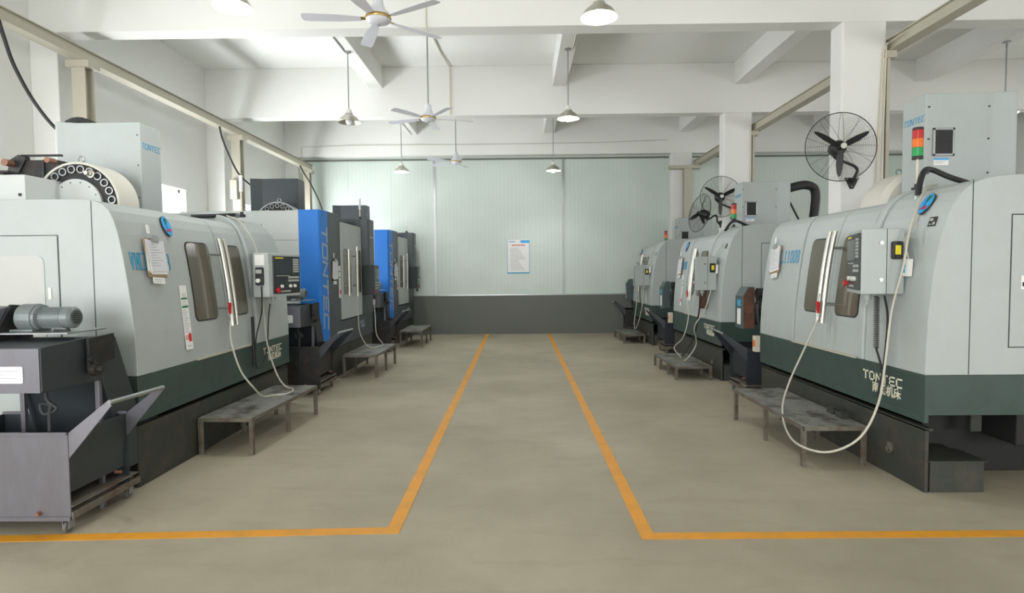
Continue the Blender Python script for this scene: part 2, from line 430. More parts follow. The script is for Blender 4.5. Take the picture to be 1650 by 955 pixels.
# ------------------------------------------------------------------ machining centre with a curved front (type A)
PA = [(.84, 0), (1.0, .004), (1.15, .012), (1.35, .03), (1.56, .055), (1.75, .082), (1.9, .11), (2.0, .138), (2.07, .172), (2.115, .215), (2.14, .27), (2.152, .34), (2.155, .5)]
PC = [(.84, 0), (1.0, .003), (1.26, .012), (1.565, .043), (1.75, .075), (1.857, .102), (1.97, .14), (2.06, .182), (2.13, .235), (2.18, .30), (2.21, .38), (2.228, .48), (2.235, .6)]
def vat(P, z):
    if z <= P[0][0]: return P[0][1]
    for (z0, v0), (z1, v1) in zip(P, P[1:]):
        if z <= z1: return v0+(v1-v0)*(z-z0)/(z1-z0)
    return P[-1][1]
def shift(P, dv, dz=0):
    return [(z+(dz if i > 3 else 0), v+dv) for i, (z, v) in enumerate(P)]
def shell(mb, P, u0, u1, vb, zb=.84):
    poly = [(v, z) for z, v in P]+[(vb, P[-1][0]), (vb, zb)]
    return mb.prism(poly, u0, u1, 'x')
def bandshell(mb, P, u0, u1, t):
    outer = [(v, z) for z, v in P]; inner = []
    for i, (z, v) in enumerate(P):
        a = P[max(i-1, 0)]; b = P[min(i+1, len(P)-1)]
        d = Vector((b[1]-a[1], b[0]-a[0])).normalized(); nrm = Vector((d.y, -d.x))
        inner.append((v+nrm.x*t, z+nrm.y*t))
    # strips as quads (non-convex section)
    n_ = len(outer); vs = []; fs = []
    for u in (u0, u1):
        vs += [(u, v, z) for v, z in outer]+[(u, v, z) for v, z in inner]
    N2 = 2*n_
    for i in range(n_-1):
        fs.append((i, i+1, N2+i+1, N2+i)); fs.append((n_+i+1, n_+i, N2+n_+i, N2+n_+i+1))
        fs.append((i+1, i, n_+i, n_+i+1)); fs.append((N2+i, N2+i+1, N2+n_+i+1, N2+n_+i))
    fs.append((0, N2, N2+n_, n_)); fs.append((n_-1, 2*n_-1, N2+2*n_-1, N2+n_-1))
    return mb.add(vs, fs)
def curved_pane(mb, P, u0, u1, z0, z1, rad, off, th=.004):
    rows = []; K = 5
    zs = [z0+rad*(1-math.cos(PI/2*i/K)) for i in range(K+1)]+[z0+rad+(z1-z0-2*rad)*i/8 for i in range(1, 8)]+[z1-rad*(1-math.sin(PI/2*(1-i/K))) if False else z1-rad+rad*math.sin(PI/2*i/K) for i in range(K+1)]
    vs = []; fs = []
    for z in zs:
        ins = 0
        if z < z0+rad: ins = rad-math.sqrt(max(0, rad*rad-(z0+rad-z)**2))
        if z > z1-rad: ins = rad-math.sqrt(max(0, rad*rad-(z-z1+rad)**2))
        v = vat(P, z)-off
        vs += [(u0+ins, v, z), (u1-ins, v, z), (u0+ins, v+th, z), (u1-ins, v+th, z)]
    for i in range(len(zs)-1):
        a = 4*i; b = a+4
        fs += [(a, a+1, b+1, b), (a, b, b+2, a+2), (a+1, a+3, b+3, b+1)]
    fs += [(0, 2, 3, 1), (len(vs)-4, len(vs)-3, len(vs)-1, len(vs)-2)]
    return mb.add(vs, fs)
def surf_frame(P, u, z, off=.001):
    """frame lying on the curved front: S along u, T up the slope"""
    d = .04; v0 = vat(P, z-d); v1 = vat(P, z+d)
    T = Vector((0, v1-v0, 2*d)).normalized(); S = Vector((1, 0, 0)); Nn = S.cross(T)
    O = Vector((u, vat(P, z), z))+Nn*off
    return O, S, T

def column_cover(root, u0, v0, h, paint, vent=True, w=.31, dep=.58, text='ltblue', z0=2.12):
    u1 = u0+w
    plan = [(u0, v0), (u1, v0), (u1, v0+dep), (u1+.05, v0+dep+.16), (u1+.05, v0+dep+.18), (u0-.05, v0+dep+.18), (u0-.05, v0+dep+.16), (u0, v0+dep)]
    cc = MB().mat(paint).prism(plan, z0, h, 'z').build('column_cover', root, bevel=.008)
    if text:
        mb = MB().mat(text).frame((u0, v0, 0), (1, 0, 0), (0, 0, 1))
        letters(mb, 'TONTEC', .018, h-.235, .032, .05, .016, .006, .001, .003, shear=.2)
        mb.build('lettering', cc)
    # screws on both faces
    for zz in (h-.12, h-.4, h-.7):
        for vv in (v0+.025, v0+dep-.03):
            if vent: MB().mat('blackm').cyl((u1, vv, zz), (u1+.006, vv, zz), .008, n=8).build('cover_screw', cc)
            elif vv < v0+.1: MB().mat('blackm').cyl((u0, vv, zz), (u0-.006, vv, zz), .006, n=8).build('cover_screw', cc)
    if vent:
        fb = MB().mat('steel').frame((u1, v0+.06, h-.55), (0, 1, 0), (0, 0, 1))
        for a, b, c, d in ((0, .19, 0, .02), (0, .19, .225, .245), (0, .02, 0, .245), (.17, .19, 0, .245)): fb.box(a, b, c, d, .001, .014)
        f = fb.build('vent_filter', cc, bevel=.003)
        mb = MB().mat('blackm').frame((u1, v0+.06, h-.55), (0, 1, 0), (0, 0, 1)).box(.02, .17, .02, .225, .001, .006)
        mb.mat('rubber')
        for k in range(14): mb.box(.022, .168, .03+k*.0135, .036+k*.0135, .006, .009)
        mb.build('filter_mesh', f)
        mb = MB().mat('whitepaper').frame((u1, v0+.075, h-.63), (0, 1, 0), (0, 0, 1)).box(0, .13, 0, .06, .001, .003)
        mb.mat('badgeblue').box(0, .13, .045, .06, .003, .004)
        mb.mat('inkgrey').box(.01, .1, .03, .033, .003, .0035).box(.01, .08, .018, .021, .003, .0035)
        mb.build('filter_label', cc)
    return cc

def tool_magazine(root, u, v, z, R, th, rim='magrim', dome=False, npk=24, tools=()):
    """drum facing the -u end"""
    mb = MB().mat(rim)
    mb.lathe([(R-.018, 0), (R, .0), (R, th), (R-.05, th+.05), (0, th+.06)], (u, v, z), (1, 0, 0), 56)
    mb.lathe([(R-.018, 0), (R-.018, .05)], (u, v, z), (1, 0, 0), 56)
    d = mb.build('tool_magazine', root, smooth=True)
    d2 = MB().mat('blackm').cyl((u+.012, v, z), (u+.05, v, z), R-.02, n=56).build('tool_ring', d)
    disc = MB().mat('paint_white').cyl((u-.012, v, z), (u+.02, v, z), R*.60, n=48)
    disc.mat('blackm')
    for k in range(14):
        a = 2*PI*k/14; disc.cyl((u-.014, v+math.cos(a)*R*.52, z+math.sin(a)*R*.52), (u-.012, v+math.cos(a)*R*.52, z+math.sin(a)*R*.52), .006, n=6)
    disc.build('hub_disc', d)
    for k in range(npk):
        a = 2*PI*(k+.5)/npk
        if math.sin(a) < -.35: continue
        y, zz = v+math.cos(a)*R*.83, z+math.sin(a)*R*.83
        p = MB().mat('steel').lathe([(.025, 0), (.034, 0), (.034, .014), (.025, .014), (.025, 0)], (u-.004, y, zz), (1, 0, 0), 16).build('tool_pocket', d, smooth=True)
    for a in tools:
        y, zz = v+math.cos(a)*R*.80, z+math.sin(a)*R*.80
        MB().mat('chrome').lathe([(.0, -.075), (.016, -.075), (.016, -.045), (.024, -.04), (.024, -.022), (.034, -.02), (.034, -.004), (.027, 0), (.027, .01)], (u, y, zz), (1, 0, 0), 18).build('tool_holder', d, smooth=True)
    MB().mat('steel').ring((u+.04, v-.02, z+R+.025), .028, .006, (1, 0, 0), 20).build('lifting_eye', d, smooth=True)
    return d

def lamp_tower(root, u, v, z0, zl, lit=True, R=.041):
    base = MB().mat('black').cyl((u, v, z0), (u, v, z0+.03), .04, n=16).cyl((u, v, z0+.03), (u, v, z0+.06), .02, n=12).build('lamp_base', root, smooth=True)
    MB().mat('beigedk').cyl((u, v, z0+.05), (u, v, zl), .011, n=10).build('lamp_pole', root, smooth=True)
    h = .072
    seq = [('black', .025), ('greenl', h), ('amber', h), ('redl', h), ('black', .02)] if lit else [('pale', .02), ('sleeve', h), ('sleeve', h), ('pale', .02)]
    if not lit: R = .02
    first = None; z = zl
    for k, (mk, hh) in enumerate(seq):
        mb = MB().mat(mk)
        mb.lathe([(0, 0), (R, 0), (R, hh-.006), (R*.93, hh-.003), (R*.93, hh), (0, hh)], (u, v, z), (0, 0, 1), 20)
        nm = {'greenl': 'green_light', 'amber': 'amber_light', 'redl': 'red_light'}.get(mk, 'lamp_cap' if k else 'signal_lamp')
        o = mb.build(nm, first if first else root, smooth=True)
        if not first: first = o
        z += hh
    return first

def control_box(root, u0, z0, z1, deep, kind='A', paint='paint'):
    """pendant box; screen faces the operator and slightly the doors"""
    W = .55
    A, B = ((u0, -.22), (u0+W, -.345)) if kind == 'L' else ((u0, -.09), (u0+W, -.30))
    plan = [A, B, (u0+W, .02), (u0+.12, .02), (u0, -.06)]
    bx = MB().mat(paint).prism([(p, q) for p, q in plan], z0, z1, 'z').build('control_box', root, bevel=.008)
    S = Vector((B[0]-A[0], B[1]-A[1], 0)); Lf = S.length
    H = z1-z0
    fr = ((A[0], A[1], z0), tuple(S), (0, 0, 1))
    mb = MB().mat('screenbody').frame(*fr).box(.07, Lf-.025, .03, H-.03, .0, .012)
    fas = mb.build('control_fascia', bx, bevel=.003)
    mb = MB().mat('screen').frame(*fr).rrect(.085, Lf-.17, H*.52, H-.075, .008, .012, .016)
    mb.build('screen', fas)
    mb = MB().mat('yellow').frame(*fr).box(.10, .24, H-.058, H-.045, .012, .014); mb.build('maker_strip', fas)
    mb = MB().mat('keys').frame(*fr)
    for r in range(6):
        for c in range(4): mb.box(Lf-.15+c*.026, Lf-.15+c*.026+.02, H*.56+r*.026, H*.56+r*.026+.019, .012, .017)
    mb.build('keypad', fas)
    mb = MB().mat('keys').frame(*fr)
    for c in range(8): mb.box(.12+c*.03, .135+c*.03, H*.47, H*.49, .012, .016)
    mb.build('soft_keys', fas)
    mb = MB().mat('keys').frame(*fr)
    for r in range(2):
        for c in range(6): mb.box(Lf-.24+c*.033, Lf-.215+c*.033, H*.34+r*.035, H*.34+r*.035+.022, .012, .017)
    mb.build('mode_keys', fas)
    mb = MB().mat('keys').frame(*fr)
    for c in range(5): mb.box(.19+c*.035, .215+c*.035, H*.1, H*.135, .012, .017)
    mb.build('switch_row', fas)
    for x in (.2, .35, .43): MB().mat('pale').frame(*fr).cyl((x, H*.235, .012), (x, H*.235, .03), .018, n=14).build('rotary_knob', fas, smooth=True)
    MB().mat('red').frame(*fr).cyl((.115, H*.15, .012), (.115, H*.15, .028), .014, n=14).cyl((.115, H*.15, .028), (.115, H*.15, .045), .026, n=18).build('emergency_stop', fas, smooth=True)
    if kind == 'L':     # sheet and hand wheel pendant on the face next to the doors
        fe = ((u0, -.06, z0), (0, -1, 0), (0, 0, 1))
        MB().mat('whitepaper').frame(*fe).box(.02, .12, H-.13, H-.02, .001, .003).build('instruction_sheet', bx)
        hw = MB().mat('black').frame(*fe).rrect(.035, .115, H-.34, H-.15, .02, .001, .035).build('hand_wheel_unit', bx, bevel=.003)
        MB().mat('keys').frame(*fe).box(.045, .105, H-.215, H-.175, .035, .042).build('selector', hw)
        MB().mat('pale').frame(*fe).cyl((.07, H-.29, .035), (.07, H-.29, .055), .022, n=16).build('dial', hw, smooth=True)
    else:
        fe = ((u0+W, -.30, z0), (0, 1, 0), (0, 0, 1))
        MB().mat('void').frame(*fe).box(.185, .189, .003, H-.003, .0002, .0012).build('box_seam', bx)
        for h_ in (H*.22, H*.78): MB().mat('chrome').frame(*fe).cyl((.145, h_, .001), (.145, h_, .008), .014, n=16).build('key_lock', bx, smooth=True)
        sw = MB().mat('black').frame(*fe).rrect(.215, .295, H*.53, H*.80, .012, .001, .02).build('power_switch', bx, bevel=.003)
        MB().mat('yellow').frame(*fe).box(.235, .275, H*.60, H*.74, .02, .028).build('switch_flap', sw, bevel=.003)
    # swing arm to the machine
    MB().mat(paint).cyl((u0+W*.6, -.12, z0-.05), (u0+W*.6, -.12, z0), .03, n=12).cyl((u0+W*.6, -.12, z0-.05), (u0+W*.6, -.12, z0-.09), .012, n=8).build('cable_gland', bx)
    return bx

def machine_A(name, label, loc, rz, LA, LD, LC, side='R', hoff=.09, W=((.16, .52), (.72, 1.06)), gap=.6, paint='paint', detail=True, group=None, cab=(1.3, .8, 3.03), end_near='C'):
    root = thing(name, label, 'machine tool', loc, rz, group)
    L = LA+LD+LC; D = 2.0; U1 = LA; U2 = LA+LD
    # fixed panel at the A end
    a = shell(MB().mat(paint), PA, 0, U1-.006, D).build('fixed_end_panel', root, bevel=.004)
    # roof and inner shell behind doors
    shell(MB().mat('void'), shift(PA, .045, -.012), U1-.006, U2+.1, D).build('inner_shell', root)
    # seams on the A end face
    s_ = MB().mat('void')
    s_.box(-.0015, 0, .297, .302, .845, 2.14)
    s_.build('panel_seam', a)
    if side == 'L' and detail:
        # access door with milky window on end face
        dr = MB().mat('paint').box(-.006, .0, .56, 1.5, .95, 1.885).build('access_door', root, bevel=.002)
        fr = MB().mat('void')
        for q in ((.552, .557, .945, 1.89), (1.503, 1.508, .945, 1.89)): fr.box(-.0015, 0, q[0], q[1], q[2], q[3])
        fr.box(-.0015, 0, .552, 1.508, 1.888, 1.893); fr.build('door_gap', dr)
        MB().mat('doorwin').frame((-.006, 1.35, 1.2), (0, -1, 0), (0, 0, 1)).rrect(0, .69, -.1, .545, .06, .0005, .004).build('access_window', dr)
        MB().mat('pale').frame((-.006, .635, 1.42), (0, -1, 0), (0, 0, 1)).box(0, .022, 0, .085, .0005, .006).build('door_latch', dr)
    # two sliding doors
    mid = LA+gap
    for k, (d0, d1) in enumerate(((U1+.009, mid-.005), (mid+.005, U2-.003))):
        dr = bandshell(MB().mat(paint), shift(PA, .012), d0, d1, .03).build('sliding_door', root, bevel=.002)
        w0, w1 = LA+W[k][0], LA+W[k][1]
        Pd = shift(PA, .012)
        fr = curved_pane(MB().mat('rubber'), Pd, w0-.012, w1+.012, 1.17, 1.885, .06, .003).build('window_gasket', dr)
        curved_pane(MB().mat('glasswin'), Pd, w0, w1, 1.182, 1.873, .05, .007).build('door_window', dr)
        hu = (mid-.042 if k == 0 else mid+.042)+hoff
        pts = [(hu, vat(PA, z)-.105, z) for z in (1.10, 1.25, 1.4, 1.55, 1.7, 1.85, 1.93)]
        h_ = MB().mat('chrome').tube(pts, .021, 12).build('door_handle', dr, smooth=True)
        for z in (1.27, 1.78): MB().mat('steel').cyl((hu, vat(PA, z)-.105, z), (hu, vat(PA, z)+.012, z), .011, n=10).build('handle_standoff', h_, smooth=True)
    # sill under doors
    MB().mat('beige').box(U1, U2, -.012, .03, .835, .852).build('door_sill', root, bevel=.002)
    # hood band and raised control side
    Pb = shift(PC, -.016, .014)
    hb = shell(MB().mat(paint), Pb, U2+.028, U2+.105, 1.2).build('hood_band', root, bevel=.014, segs=3)
    shell(MB().mat('void'), shift(PC, .02, -.01), U2+.1, U2+.115, 1.2).build('hood_seam', hb)
    c = shell(MB().mat(paint), PC, U2+.112, L, D).build('control_side_panel', root, bevel=.006)
    s_ = MB().mat('void'); s_.box(L, L+.0015, .297, .302, .845, 2.2); s_.build('panel_seam', c)
    if side == 'R' and detail:
        dr = MB().mat(paint).box(L, L+.004, .575, 1.6, 1.04, 1.955)
        dr = dr.build('access_door', root, bevel=.002)
        fr = MB().mat('void'); fr.box(L, L+.0015, .568, .573, 1.032, 1.962).box(L, L+.0015, .568, 1.6, 1.955, 1.962).box(L, L+.0015, .568, 1.6, 1.032, 1.038); fr.build('door_gap', dr)
        lt = MB().mat('whitepaper').frame((L+.004, .64, 1.44), (0, 1, 0), (0, 0, 1)).box(0, .032, 0, .095, .0005, .006)
        lt.mat('black').box(.008, .024, .02, .05, .006, .012); lt.build('door_latch', dr)
    if side == 'L': MB().mat('paint').box(-.004, .0, .42, D, .556, .842).build('lower_end_panel', root)
    # dark skirt
    sk = MB().mat('green').box(0, L, 0, D, .555, .838).mat('green').box(0, L, 0, .03, .5, .556)
    sk = sk.build('skirt_panel', root, bevel=.004)
    O = (L-.715, 0, 0)
    mb = MB().mat('cream').frame(O, (1, 0, 0), (0, 0, 1))
    letters(mb, 'TONTEC', .0, .700, .056, .06, .027, .013, .001, .003)
    mb.build('maker_lettering', sk)
    if detail:
        chinese(sk, 'maker_characters', '南通机床', .088, framem((L-.60, -.001, .615), (1, 0, 0), (0, 0, 1)), 'cream')
    # base
    bp = MB().mat('grime').box(0.0, L-.012, .02, .045, 0, .455).mat('grime').box(.0, L-.012, .02, .075, .44, .46).build('base_panel', root, bevel=.003)
    rg = MB().mat('treadframe').box(L-.42, L-.36, .012, .02, .19, .25).ring((L-.39, .006, .20), .028, .005, (0, 1, 0), 16)
    rg.build('pull_ring', bp)
    MB().mat('bed_shade').box(.2, L-.45, .3, 1.95, .0, .554).box(L-.46, L-.12, .75, 1.95, .30, .554).build('machine_bed', root, bevel=.01)  # bed filled in near-black, under-skirt shade put into its colour
    if side == 'R':
        tk = MB().mat('grime').box(L-.62, L-.015, .06, .44, .0, .22).mat('grime')
        tk.box(L-.28, L+.01, .03, .45, .226, .232)
        tk.build('coolant_tank', root, bevel=.003)
        MB().mat('grime').box(L-.3, L-.285, .55, .63, .36, .5).build('bed_bracket', root)
    else:
        MB().mat('void').box(-.004, .02, .03, .12, .03, .2).build('base_plug', bp)
        kp = MB().mat('blackm').box(0, .3, .05, .5, .02, .5).build('end_tray', root, bevel=.005)
    if cab: column_cover(root, cab[0], cab[1], cab[2], paint, vent=(side == 'R'))
    return root, L, c, a

def badge(parent, P, u, z, s=1.0):
    O, S, T = surf_frame(P, u, z, .002)
    rx, rz = .058*s, .085*s
    def oval(ox=0, k=1.0):
        pts = []
        for i in range(28):
            t = 2*PI*i/28; x, y = rx*k*math.cos(t), rz*k*math.sin(t)
            if y < 0: y *= 1+.14*max(0, -math.sin(t))**6
            pts.append((x+ox, y))
        return pts
    b = MB().mat('screenbody').frame(O, S, T).prism(oval(), 0, .012, 'z')
    b = b.build('maker_badge', parent)
    mb = MB().mat('badgeblue').frame(O, S, T).prism(oval(k=.95), .012, .0135, 'z')
    mb.mat('inkgreen').prism([(-.004, .0), (.022, .04), (.03, .062), (.0, .068), (-.008, .055)], .0136, .0145)
    mb.mat('void').prism([(-.010, .0), (-.003, .0), (-.002, .066), (-.012, .06)], .0136, .0148).prism([(-.008, -.022), (.0, -.022), (-.002, -.006), (-.009, -.006)], .0136, .0148)
    mb.mat('inkred'); letters(mb, 'JMDI', -.034, -.052, .015, .022, .004, .006, .0136, .015, shear=.3)
    mb.build('badge_emblem', b)
    return b

def notice_strip(parent, P, u, z0, z1, w=.10, label=None):
    zc = (z0+z1)/2; O, S, T = surf_frame(P, u, zc, .002); H = (z1-z0)/2
    # the strip follows the slope of the panel; bowed panel: keep it clear of the surface
    mb = MB().mat('whitepaper').frame(O, S, T).box(0, w, -H, H, .001, .004)
    mb.mat('inkgreen').box(.006, w-.006, H*.56, H*.62, .004, .005).box(.006, w-.006, H*.30, H*.37, .004, .005)
    mb.mat('inkgrey')
    for k in range(12):
        y = H*.22-k*H*.062; mb.box(.01, w*(.55+.4*((k*37) % 10)/10), y, y+.004, .004, .0045)
    for k in range(3): mb.box(.01, w*.8, H*(.50-k*.05), H*(.50-k*.05)+.003, .004, .0045)
    for k in range(4): mb.box(.03, w*.75, H*(.74-k*.035), H*(.74-k*.035)+.003, .004, .0045)
    mb.mat('inkred').box(w*.5, w*.92, -H*.76, -H*.50, .004, .005)
    mb.ring((w*.27, -H*.62, .0045), .019, .0028, (0, 0, 1), 18, 5)
    mb.stroke([(w*.27-.013, -H*.62+.013), (w*.27+.013, -H*.62-.013)], .004, .004, .005)
    mb.mat('inkgrey').box(.02, w*.8, -H*.9, -H*.88, .004, .0045)
    return mb.build('safety_notice', parent)

def clipboard(name, label, Ow, Sw, Tw, papers=1, board='board', group=None):
    """hangs against a machine; world frame origin at top centre, thing of its own"""
    r = bpy.data.objects.new(name, None); col.objects.link(r); r.empty_display_size = .05
    m = framem(Ow, Sw, Tw); r.matrix_world = m
    tag(r, label, 'clipboard', group)
    MB().mat(board).rrect(-.115, .115, -.31, 0, .01, .0, .005).build('board', r)
    if papers > 0:
        p = MB().mat('whitepaper')
        for k in range(3):
            a = Matrix.Rotation(math.radians(-5+k*4), 4, 'Z'); p.M = a
            p.box(-.10, .105, -.275-.006*k, -.018, .006+.003*k, .0075+.003*k)
        p.build('paper_stack', r)
        q = MB().mat('sleeve'); q.M = Matrix.Rotation(math.radians(4), 4, 'Z')
        q.box(-.108, .108, -.262, -.012, .016, .019)
        q.mat('inkgrey')
        for k in range(9): q.box(-.085, -.02+.1*((k*53) % 10)/10, -.05-k*.021, -.047-k*.021, .019, .0195)
        q.build('plastic_sleeve', r)
        l_ = MB().mat('whitepaper').box(-.07, .075, -.36, -.27, .001, .004)
        l_.mat('inkgrey').box(-.05, .05, -.33, -.327, .004, .0045).box(-.05, .03, -.345, -.342, .004, .0045)
        l_.build('lower_sheet', r)
    c = MB().mat('steel').rrect(-.045, .045, -.03, .012, .008, .019, .027)
    c.ring((-.02, .014, .024), .013, .003, (0, 0, 1), 12, 5).ring((.02, .014, .024), .013, .003, (0, 0, 1), 12, 5)
    c.build('clip', r)
    h = MB().mat('whitepaper').rrect(-.055, -.025, .04, .11, .006, .002, .008)
    h.build('adhesive_hook', r)
    return r
# ------------------------------------------------------------------ curved-front machines
LROT, RROT = PI/2, -PI/2
mL1, L_, cL1, aL1 = machine_A('machining_centre', 'light grey curved-front machine with a round tool drum on top, nearest on the left', (-2.83, 4.22, 0), LROT, .79, 1.13, .90, side='L', hoff=-.10, W=((.06, .42), (.70, 1.03)), gap=.60, cab=(1.2, .70, 3.02))
mR1, LR1, cR1, aR1 = machine_A('machining_centre', 'light grey curved-front machine nearest on the right, with a red, amber and green lamp', (2.85, 6.80, 0), RROT, .81, 1.13, .82, side='R', W=((.18, .54), (.74, 1.08)), gap=.62, cab=(1.3, .765, 3.13))
mR2, LR2, cR2, aR2 = machine_A('machining_centre', 'light grey curved-front machine in the middle of the right row', (2.87, 10.66, 0), RROT, .70, .98, .79, side='R', W=((.10, .40), (.58, .9)), gap=.5, cab=(.98, .74, 2.99))
mR3, LR3, cR3, aR3 = machine_A('machining_centre', 'light grey curved-front machine at the far end of the right row, by the back wall', (2.80, 14.05, 0), RROT, .55, .76, .64, side='R', W=((.08, .32), (.45, .68)), gap=.38, cab=(.45, .88, 2.78))
tool_magazine(mL1, .72, .95, 2.20, .365, .26, tools=(2.05, .47))
# drum of nearest right machine, seen from behind
tool_magazine(mR1, .92, .98, 2.14, .38, .30, tools=())
# badges, plates, writing
badge(aL1, PA, .62, 2.0)
badge(cR1, PC, LR1-.275, 2.065, 1.0)
badge(aR2, PA, LR2*0+.42, 2.0); badge(aR3, PA, .35, 2.0, .8)
for c, L in ((cR1, LR1), (cR2, LR2), (cR3, LR3)):
    O, S, T = surf_frame(PC, L-.17, 1.89, .002)
    mb = MB().mat('blackm').frame(O, S, T).box(0, .075, 0, .07, .001, .004); mb.mat('keys').box(.008, .04, .04, .06, .004, .005).box(.045, .068, .01, .03, .004, .005).box(.01, .035, .012, .018, .004, .005)
    mb.build('name_plate', c)
def vmc(parent, u, z, cw=.036, h=.125, gap=.022, txt='VMCL1100B'):
    O, S, T = surf_frame(PA, u, z, .001)
    mb = MB().mat('ltblue').frame(O, S, T)
    letters(mb, txt, 0, 0, cw, h, gap, .0095, .002, .004)
    return mb.build('model_lettering', parent)
vmc(aL1, .075, 1.635, .034, .125, .0215)
vmc(aR1, .15, 1.66, .044, .125, .028); vmc(aR2, .1, 1.6); vmc(aR3, .06, 1.6, .03)
notice_strip(aL1, PA, .62, .95, 1.50)
notice_strip(aR2, PA, .46, .95, 1.50, .07); notice_strip(aR3, PA, .35, .95, 1.50, .06)
# control boxes
control_box(mL1, 1.78, 1.345, 1.81, .3, 'L')
control_box(mR1, 1.94, 1.40, 1.89, .3, 'R')
control_box(mR2, 1.70, 1.29, 1.78, .3, 'R')
control_box(mR3, 1.13, 1.26, 1.70, .3, 'R')
# signal lamps
lamp_tower(mR1, 1.9, .50, 2.235, 2.50)
lamp_tower(mR2, 1.55, .52, 2.235, 2.36, R=.04)
lamp_tower(mR3, 1.05, .52, 2.235, 2.20, R=.036)
lamp_tower(mL1, 2.32, .30, 2.235, 2.52, lit=False)
# power conduits on hoods
def part_tube(root, name, pts, r, m='rubber', n_=10, smooth=True):
    return MB().mat(m).tube(pts, r, n_, smooth=smooth).build(name, root, smooth=True)
part_tube(mR1, 'corrugated_conduit', [(2.06, .85, 2.26), (2.10, .62, 2.32), (2.08, .50, 2.38), (2.16, .38, 2.36), (2.22, .30, 2.24), (2.26, .265, 2.13)], .022)
MB().mat('steel').cyl((2.26, .265, 2.145), (2.27, .255, 2.095), .03, n=14).build('conduit_gland', mR1, smooth=True)
part_tube(mR2, 'corrugated_conduit', [(1.58, .95, 2.25), (1.55, .75, 2.27), (1.6, .55, 2.34), (1.75, .40, 2.30), (1.86, .28, 2.18)], .02)
part_tube(mL1, 'corrugated_conduit', [(1.75, .55, 2.19), (1.95, .42, 2.215), (2.2, .33, 2.25)], .022)
MB().mat('steel').cyl((2.2, .33, 2.25), (2.26, .31, 2.25), .03, n=14).build('conduit_gland', mL1, smooth=True)
# black energy hose beside the column covers of right machines
part_tube(mR2, 'energy_hose', [(1.15, 1.55, 2.9), (1.15, 1.85, 2.95), (1.1, 2.02, 2.8), (1.1, 1.95, 2.1)], .07)
part_tube(mR2, 'brace_strut', [(1.2, 1.55, 2.68), (1.2, 1.8, 2.2)], .016, smooth=False)
# control cables
def coil(root, name, u, v, z0, z1, r=.018, t=.0035, turns=26, m='black'):
    pts = []
    for i in range(turns*8+1):
        a = 2*PI*i/8; pts.append((u+r*math.cos(a), v+r*math.sin(a), z0+(z1-z0)*i/(turns*8)))
    return MB().mat(m).tube(pts, t, 5, smooth=False).build(name, root, smooth=True)
coil(mR1, 'coiled_cable', 2.36, -.10, .98, 1.38)
part_tube(mR1, 'pendant_cable', [(2.36, -.10, .985), (2.38, -.06, .8), (2.36, -.05, .66), (2.34, -.06, .60), (2.33, -.05, .68), (2.35, -.03, .86), (2.40, -.04, 1.2), (2.42, -.08, 1.385)], .008)
part_tube(mL1, 'pendant_cable', [(1.765, -.15, 1.46), (1.78, -.14, 1.2), (1.80, -.06, .9), (1.82, -.05, .62), (1.95, -.04, .6), (2.1, -.04, .75), (2.12, -.06, 1.1), (2.08, -.1, 1.26)], .007)
part_tube(mL1, 'cable_duct', [(1.80, -.03, 1.14), (1.81, -.03, .62)], .016, 'black', smooth=False)
part_tube(mR2, 'pendant_cable', [(1.93, -.1, 1.29), (1.86, -.12, .9), (1.7, -.16, .5), (1.62, -.3, .24)], .012)
MB().mat('rust').box(1.80, 1.92, -.10, -.02, 1.0, 1.28).build('cable_bundle_box', mR2, bevel=.006)
part_tube(mR3, 'pendant_cable', [(1.28, -.1, 1.26), (1.27, -.1, .95), (1.25, -.06, .6)], .01)
# white lamp cable and switch box on nearest right machine, and its cousins
for rt, L in ((mR1, LR1), (mR2, LR2), (mR3, LR3)):
    part_tube(rt, 'white_cable', [(L-.36, .245, 2.10), (L-.30, .12, 1.95), (L-.27, .02, 1.80), (L-.235, .015, 1.70), (L-.23, .02, 1.66)], .007, 'hose')
    sb = MB().mat('whitepaper').frame((L-.23, .035, 1.60), (1, 0, 0), (0, .07, 1)).rrect(-.028, .028, -.07, .06, .006, .001, .035).build('inline_switch', rt, bevel=.003)
    MB().mat('ltblue').frame((L-.23, .035, 1.60), (1, 0, 0), (0, .07, 1)).box(-.018, -.002, -.01, .02, .035, .037).box(-.018, -.002, -.045, -.015, .035, .037).build('switch_rockers', sb)
# mechanisms on roof of nearest left machine: tool changer bracket, roller, grey control case, energy chain
rc = MB().mat('blackm').box(.80, .93, 1.17, 1.52, 2.155, 2.60)
rc.prism([(1.44, 2.60), (1.44, 2.63), (1.50, 2.645), (1.58, 2.60), (1.60, 2.50), (1.52, 2.45)], .78, .84, 'x').box(.785, .80, 1.28, 1.30, 2.3, 2.6)
rc = rc.build('changer_bracket', mL1, bevel=.006)
MB().mat('bolt').cyl((.70, 1.55, 2.565), (.80, 1.55, 2.565), .03, n=16).build('bracket_roller', rc, smooth=True)
MB().mat('bolt').cyl((.72, 1.20, 2.585), (.80, 1.20, 2.585), .024, n=16).build('bracket_roller', rc, smooth=True)
MB().mat('blackm').box(.81, .84, 1.15, 1.50, 2.635, 2.65).build('tie_bar', rc)
cs = MB().mat('paint_white').box(.36, .75, 1.09, 1.9, 2.157, 2.40).build('valve_case', mL1, bevel=.006)
MB().mat('blackm').box(.40, .7, 1.30, 1.8, 2.40, 2.425).box(.42, .6, 1.28, 1.36, 2.425, 2.445).build('valve_block', cs, bevel=.004)
MB().mat('blackm').cyl((.352, 1.13, 2.24), (.36, 1.13, 2.24), .012, n=12).build('valve_knob', cs)
ch = MB().mat('rubber')
prev = None
